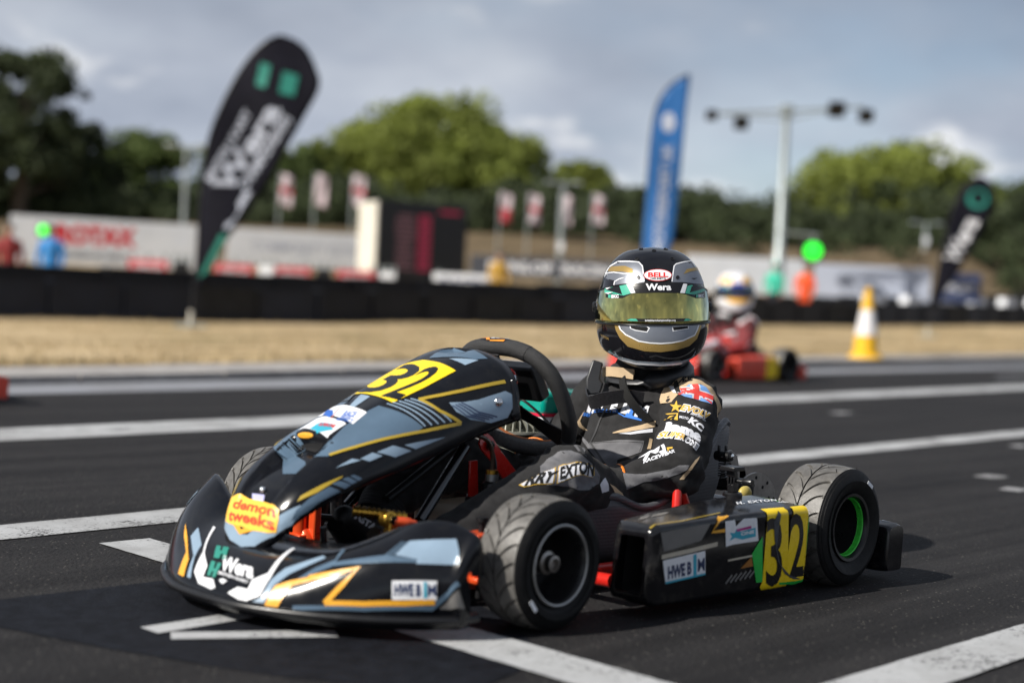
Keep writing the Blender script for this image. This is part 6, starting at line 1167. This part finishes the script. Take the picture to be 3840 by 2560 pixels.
 ('to', 'suit_panel', 'tan', 2, 'p', [(-.0097, .2597), (.0335, .2743), (.0596, .2822), (.0906, .2957), (.0922, .2816), (.0611, .2705), (.0245, .2613), (-.0094, .2578)], 0),
 ('to', 'suit_panel', 'clw', 2, 'p', [(.0053, .2573), (.0354, .2619), (.086, .2763), (.0867, .267), (.036, .2565)], 0),
 ('to', 'suit_panel', 'tan', 2, 'p', [(-.1159, .3337), (-.1353, .3029), (-.1306, .2925), (-.0845, .2686), (-.1233, .2974), (-.1278, .3061)], 0),
 ('to', 'suit_panel', 'tan', 2, 'p', [(.0805, .2525), (.0876, .2516), (.086, .2263), (.0773, .225)], 0),
 ('to', 'lettering', 'clw', 3, 't', ('H', (-.1106, .3326), (-.0781, .3175), (-.102, .3628), .06, 0, 1.0), 0),
 ('to', 'lettering', 'clw', 3, 't', ('W', (-.0704, .3293), (-.0451, .3197), (-.0658, .3569), .06, 0, 1.0), 0),
 ('to', 'lettering', 'clw', 3, 't', ('E', (-.0274, .3199), (-.0097, .315), (-.023, .3498), .06, 0, 1.0), 0),
 ('to', 'lettering', 'clw', 3, 't', ('B', (.0031, .3126), (.0258, .3067), (.0101, .3428), .06, 0, 1.0), 0),
 ('to', 'lettering', 'clw', 3, 't', ('M', (.0394, .3043), (.0683, .2977), (.0438, .3353), .06, 0, 1.0), 0),
 ('to', 'lettering', 'clb', 3, 'p', [(.0158, .3014), (.034, .339), (.0469, .3402), (.0354, .3126), (.0338, .3041), (.0583, .2944), (.0581, .2916), (.0133, .2993), (-.006, .3099), (-.0049, .3121)], 0),
 ('to', 'lettering', 'clb', 3, 't', ('SERVICES LTD', (-.1216, .3199), (-.006, .3099), (-.1191, .3276), .02, 0, 1.0), 0),
 ('ar', 'suit_panel', 'tan', 1, 'p', [(.0867, .371), (.1117, .3793), (.1205, .3685), (.1441, .3606), (.1616, .3476), (.1764, .3334), (.1905, .3056), (.2029, .2977), (.1715, .2697), (.1761, .295), (.1588, .328), (.1377, .3509), (.1134, .3507), (.083, .3271), (.0677, .3096), (.0631, .3095), (.0606, .3264), (.0694, .3473)], 0),
 ('ar', 'suit_panel', 'clw', 3, 's', ([(.0906, .3695), (.0935, .3605), (.0835, .3306)], .01), 0),
 ('ar', 'suit_panel', 'clk', 4, 's', ([(.0985, .3706), (.0931, .3519), (.0849, .328)], .006), 0),
 ('ar', 'lettering', 'clk', 3, 't', ('RSL', (.097, .3598), (.1232, .3619), (.1078, .3755), .04, .3, 1.0), 0),
 ('ar', 'flag_patch', 'cll', 2, 'p', [(.0824, .3303), (.1138, .3517), (.134, .3494), (.1482, .3424), (.1651, .3175), (.1568, .2994), (.1347, .3042), (.1128, .3122), (.0944, .3195)], 0),
 ('ar', 'flag_patch', 'clw', 3, 's', ([(.1236, .3489), (.1234, .33), (.1182, .3114)], .02), 0),
 ('ar', 'flag_patch', 'clw', 3, 's', ([(.0938, .3368), (.1231, .3285), (.1625, .3143)], .02), 0),
 ('ar', 'flag_patch', 'clr', 4, 's', ([(.124, .3499), (.1234, .33), (.118, .3108)], .013), 0),
 ('ar', 'flag_patch', 'clr', 4, 's', ([(.0925, .3375), (.1232, .3291), (.1633, .315)], .013), 0),
 ('ar', 'flag_patch', 'clr', 3, 's', ([(.0841, .3283), (.1078, .3296)], .005), 0),
 ('ar', 'flag_patch', 'clr', 3, 's', ([(.1334, .3186), (.1556, .3015)], .005), 0),
 ('ar', 'emblem', 'clg', 2, 'p', [(.0772, .3114), (.0727, .2974), (.0805, .2945), (.0712, .2894), (.0696, .2769), (.0659, .2865), (.0578, .2818), (.0651, .293), (.0632, .3036), (.0689, .2996)], 0),
 ('ar', 'lettering', 'clw', 2, 't', ('EVOLV', (.071, .2826), (.1381, .2584), (.0811, .2992), .1, .2, 1.0), 0),
 ('ar', 'lettering', 'clg', 3, 't', ('EVOLV', (.0724, .2839), (.1371, .2601), (.0812, .2978), .03, .2, 1.0), 0),
 ('ar', 'lettering', 'clw', 2, 't', ('MOTORSPORT', (.0914, .2701), (.1277, .2531), (.0943, .274), .03, 0, 1.0), 0),
 ('ar', 'emblem', 'clg', 2, 'p', [(.043, .2646), (.0487, .2806), (.0678, .2758), (.061, .2566)], 0),
 ('ar', 'emblem', 'clk', 3, 's', ([(.0439, .265), (.0527, .2741), (.0635, .2721)], .004), 0),
 ('ar', 'emblem', 'clk', 3, 's', ([(.0436, .2609), (.0618, .2694), (.0523, .2585)], .004), 0),
 ('ar', 'lettering', 'clw', 2, 't', ('MOTO', (.0663, .2629), (.0835, .2563), (.0689, .2691), .03, 0, 1.0), 0),
 ('ar', 'lettering', 'clw', 2, 't', ('KC', (.081, .2512), (.1073, .2258), (.0931, .2643), .06, 0, 1.0), 0),
 ('ar', 'lettering', 'clw', 2, 't', ('iame', (.0327, .2352), (.0998, .2018), (.042, .2579), .07, 0, 1.0), 0),
 ('ar', 'lettering', 'clw', 2, 't', ('ENDURANCE RACING', (.0622, .223), (.0954, .1974), (.0654, .2267), .03, 0, 1.0), 0),
 ('ar', 'lettering', 'clw', 2, 't', ('SUPER', (.0204, .2206), (.0575, .2027), (.0295, .2375), .1, .2, 1.0), 0),
 ('ar', 'lettering', 'clg', 3, 't', ('SUPER', (.0217, .222), (.0567, .2043), (.029, .2352), .03, .2, 1.0), 0),
 ('ar', 'lettering', 'clw', 2, 't', ('ONE', (.0571, .2016), (.084, .1796), (.0675, .2138), .1, 0, 1.0), 0),
 ('ar', 'lettering', 'clk', 3, 't', ('ONE', (.0592, .2039), (.0822, .183), (.0665, .2116), .0, 0, 1.0), 0),
 ('ar', 'lettering', 'clw', 2, 'p', [(-.0441, .1657), (.0116, .199), (.0106, .1947), (-.004, .1759), (-.0091, .1736), (-.0171, .1778), (-.032, .1588), (-.0397, .1587), (-.0271, .1721)], 0),
 ('ar', 'lettering', 'clw', 2, 'p', [(.012, .1955), (.0188, .1989), (.0136, .1771), (.0155, .1694), (.0023, .1717), (-.0024, .1775), (.0079, .1816)], 0),
 ('ar', 'lettering', 'clg', 2, 'p', [(.0187, .1878), (.0314, .189), (.0297, .1841), (.0224, .1837), (.0168, .1757)], 0),
 ('ar', 'lettering', 'clw', 2, 't', ('RACEWEAR', (-.0411, .1508), (.0317, .174), (-.0397, .1597), .04, .2, 1.0), 0),
 ('ar', 'suit_panel', 'gry', 1, 'p', [(-.0909, .1291), (-.0636, .1259), (-.0393, .1255), (.0147, .1347), (.0334, .1422), (.0561, .1417), (.051, .1314), (.0332, .1235), (.009, .1161), (-.0181, .1107), (-.0445, .1083), (-.0884, .0902)], 0),
 ('ar', 'suit_panel', 'tan', 1, 'p', [(.0939, .1668), (.0734, .1543), (.0589, .1393), (.0353, .111), (.0463, .1111), (.068, .1397)], 0),
 ('th', 'suit_panel', 'gry', 1, 'p', [(-.2504, -.078), (-.2358, -.0623), (-.2113, -.0428), (-.1821, -.0369), (-.1566, -.0508), (-.1319, -.0579), (-.1126, -.0648), (-.1158, -.0817), (-.1415, -.1085), (-.1687, -.1197), (-.1885, -.1162), (-.2136, -.1201), (-.2382, -.1249), (-.2528, -.1207)], 0),
 ('th', 'name_patch', 'clg', 2, 'p', [(-.2169, -.1189), (-.2114, -.0795), (-.1766, -.0665), (-.1566, -.064), (-.1295, -.0603), (-.1296, -.0803), (-.1774, -.0986)], 0),
 ('th', 'name_patch', 'clg', 2, 'p', [(-.2987, -.1312), (-.2164, -.0804), (-.2235, -.1196), (-.2589, -.1284), (-.2871, -.1359)], 0),
 ('th', 'name_patch', 'clw', 3, 'p', [(-.215, -.1166), (-.21, -.0809), (-.1767, -.0685), (-.1567, -.0663), (-.1319, -.0629), (-.132, -.0808), (-.1774, -.0969)], 0),
 ('th', 'name_patch', 'clw', 3, 'p', [(-.295, -.1299), (-.2191, -.083), (-.2258, -.1185), (-.2588, -.1263), (-.2871, -.1342)], 0),
 ('th', 'lettering', 'clk', 4, 't', ('EXTON', (-.2102, -.1086), (-.1325, -.0785), (-.2072, -.0819), .05, 0, 1.0), 0),
 ('th', 'lettering', 'clk', 4, 't', ('RRY', (-.2871, -.1328), (-.225, -.1152), (-.2722, -.107), .05, 0, 1.0), 0),
 ('th', 'suit_panel', 'clw', 1, 'p', [(-.1122, -.0803), (-.095, -.049), (-.0879, -.0604), (-.0856, -.0708), (-.1044, -.0882)], 0),
 ('th', 'suit_panel', 'tan', 1, 'p', [(-.0827, -.0559), (-.0699, -.0516), (-.0463, -.0472), (-.0324, -.0525), (-.0422, -.061), (-.0659, -.0631)], 0),
 ('bo', 'lettering', 'wht', 1, 't', ('ASTARS', (-.7833, .0778), (-.6915, .0401), (-.7707, .0897), .05, 0, 1.0), 0),
 ('gl', 'lettering', 'clw', 1, 't', ('51', (-.1317, .1108), (-.1084, .1127), (-.1189, .1425), .06, 0, 1.0), 0),
 ('sw', 'patch', 'blk', 1, 'p', [(-.1173, .3168), (-.1127, .3214), (-.1036, .3261), (-.0653, .3138), (-.0318, .2968), (-.0424, .2918), (-.0462, .287), (-.0851, .2996)], 0),
 ('sw', 'patch', 'ora', 2, 'p', [(-.1116, .3193), (-.1032, .3258), (-.0878, .3286), (-.0941, .3245), (-.0852, .3037), (-.0946, .3064), (-.0987, .3154)], 0),
 ('sw', 'patch', 'wht', 2, 'p', [(-.0859, .3288), (-.0596, .3131), (-.0632, .3108), (-.0743, .3084), (-.0773, .314), (-.0639, .3063), (-.0837, .3092)], 0),
 ('sw', 'patch', 'wht', 2, 'p', [(-.0578, .3132), (-.0336, .2967), (-.0422, .3002), (-.0573, .305)], 0),
 ('sw', 'patch', 'ora', 2, 'p', [(-.0849, .3029), (-.0441, .2942), (-.0465, .288), (-.0834, .2998)], 0),
]
for sn, name, mk, layer, kind, data, mir in PRINTS:
    S_, par = SURFS[sn]
    if kind == 'p': shapes = [outline(data)]
    elif kind == 's': shapes = [outline(stroke(data[0], data[1]))] if len(data[0]) == 2 else [([q for q in stroke(*data)], [(i, i+1, 2*len(data[0])-2-i, 2*len(data[0])-1-i) for i in range(len(data[0])-1)])]
    else:
        s_, bl, br, tl, bold, shear, sp = data; vs_, fs, w = text2d(s_, bold, shear, sp); bl, br, tl = V(bl), V(br), V(tl)
        shapes = [([tuple(bl+(br-bl)*(x/w+.5)+(tl-bl)*(y+.5)) for x, y in vs_], fs)]
    e_ = .006 if sn in ('he', 'vi') else .009
    S_.lay(name, shapes, PM[mk], par, off=.0006+.00045*layer, edge=e_, mirror=(mir == 1), mc=(NO if sn == 'ns' else 0))

# ---------------------------------------------------------------- the other karts on the grid
PRINTN = {n for _, n, *_r in PRINTS}; KEEP = {'number_plate'}; HKEEP = {'helmet_panel', 'visor_strip', 'badge', 'suit_panel', 'name_patch'}
RED2 = mat('red_bodywork', (.62, .05, .035), .25, var=.1); ORG2 = mat('red_orange_sidepod', (.66, .07, .04), .3, var=.25, vscale=6); SUIT2 = mat('red_dark_suit', (.14, .022, .025), .85, var=.9, vscale=12); HW2 = mat('white_helmet', (.72, .72, .74), .12); HY2 = mat('helmet_yellow', (.85, .45, .02), .25); HO2 = mat('helmet_blue', (.03, .06, .35), .25); VD2 = mat('dark_visor', (.02, .025, .03), .06)
SW = {'black_bodywork': RED2, 'black_sidepod': ORG2, 'black_race_suit': SUIT2, 'helmet_black': HW2, 'silver_paint': HY2, 'helmet_gold': HW2, 'gold_mirror_visor': VD2, 'black_vinyl': HO2, 'green_tape': RIMB, 'beige_fabric': HW2, 'grey_suit_panel': mat('red_suit_panel', (.45, .03, .03), .8), 'gold_thread': HW2}
def other_kart(x, y, rz, lk, with_driver, ld, sc=1.12):
    k = copy_tree(kart, None, SW, PRINTN-KEEP); k.location = (x, y, 0); k.rotation_euler.z = rz; k.scale = (sc, sc, sc); k['label'] = lk; k['group'] = 'other karts on the grid'
    if with_driver:
        d = copy_tree(driver, None, SW, PRINTN-HKEEP); q = Matrix.Rotation(rz, 3, 'Z') @ DB*sc; d.scale = (sc*1.16,)*3; d.location = (x+q.x, y+q.y, q.z); d.rotation_euler.z = rz; d['label'] = ld; d['group'] = 'drivers of the other karts'
other_kart(-8.13, -5.63, R(0), 'red and black racing kart with a yellow number panel, behind the foreground driver', True, 'driver in a white and orange helmet and red suit in the second kart')
other_kart(-.18, -4.92, R(0), 'red kart whose rear end just enters at the left edge of the photograph', False, '', 1)
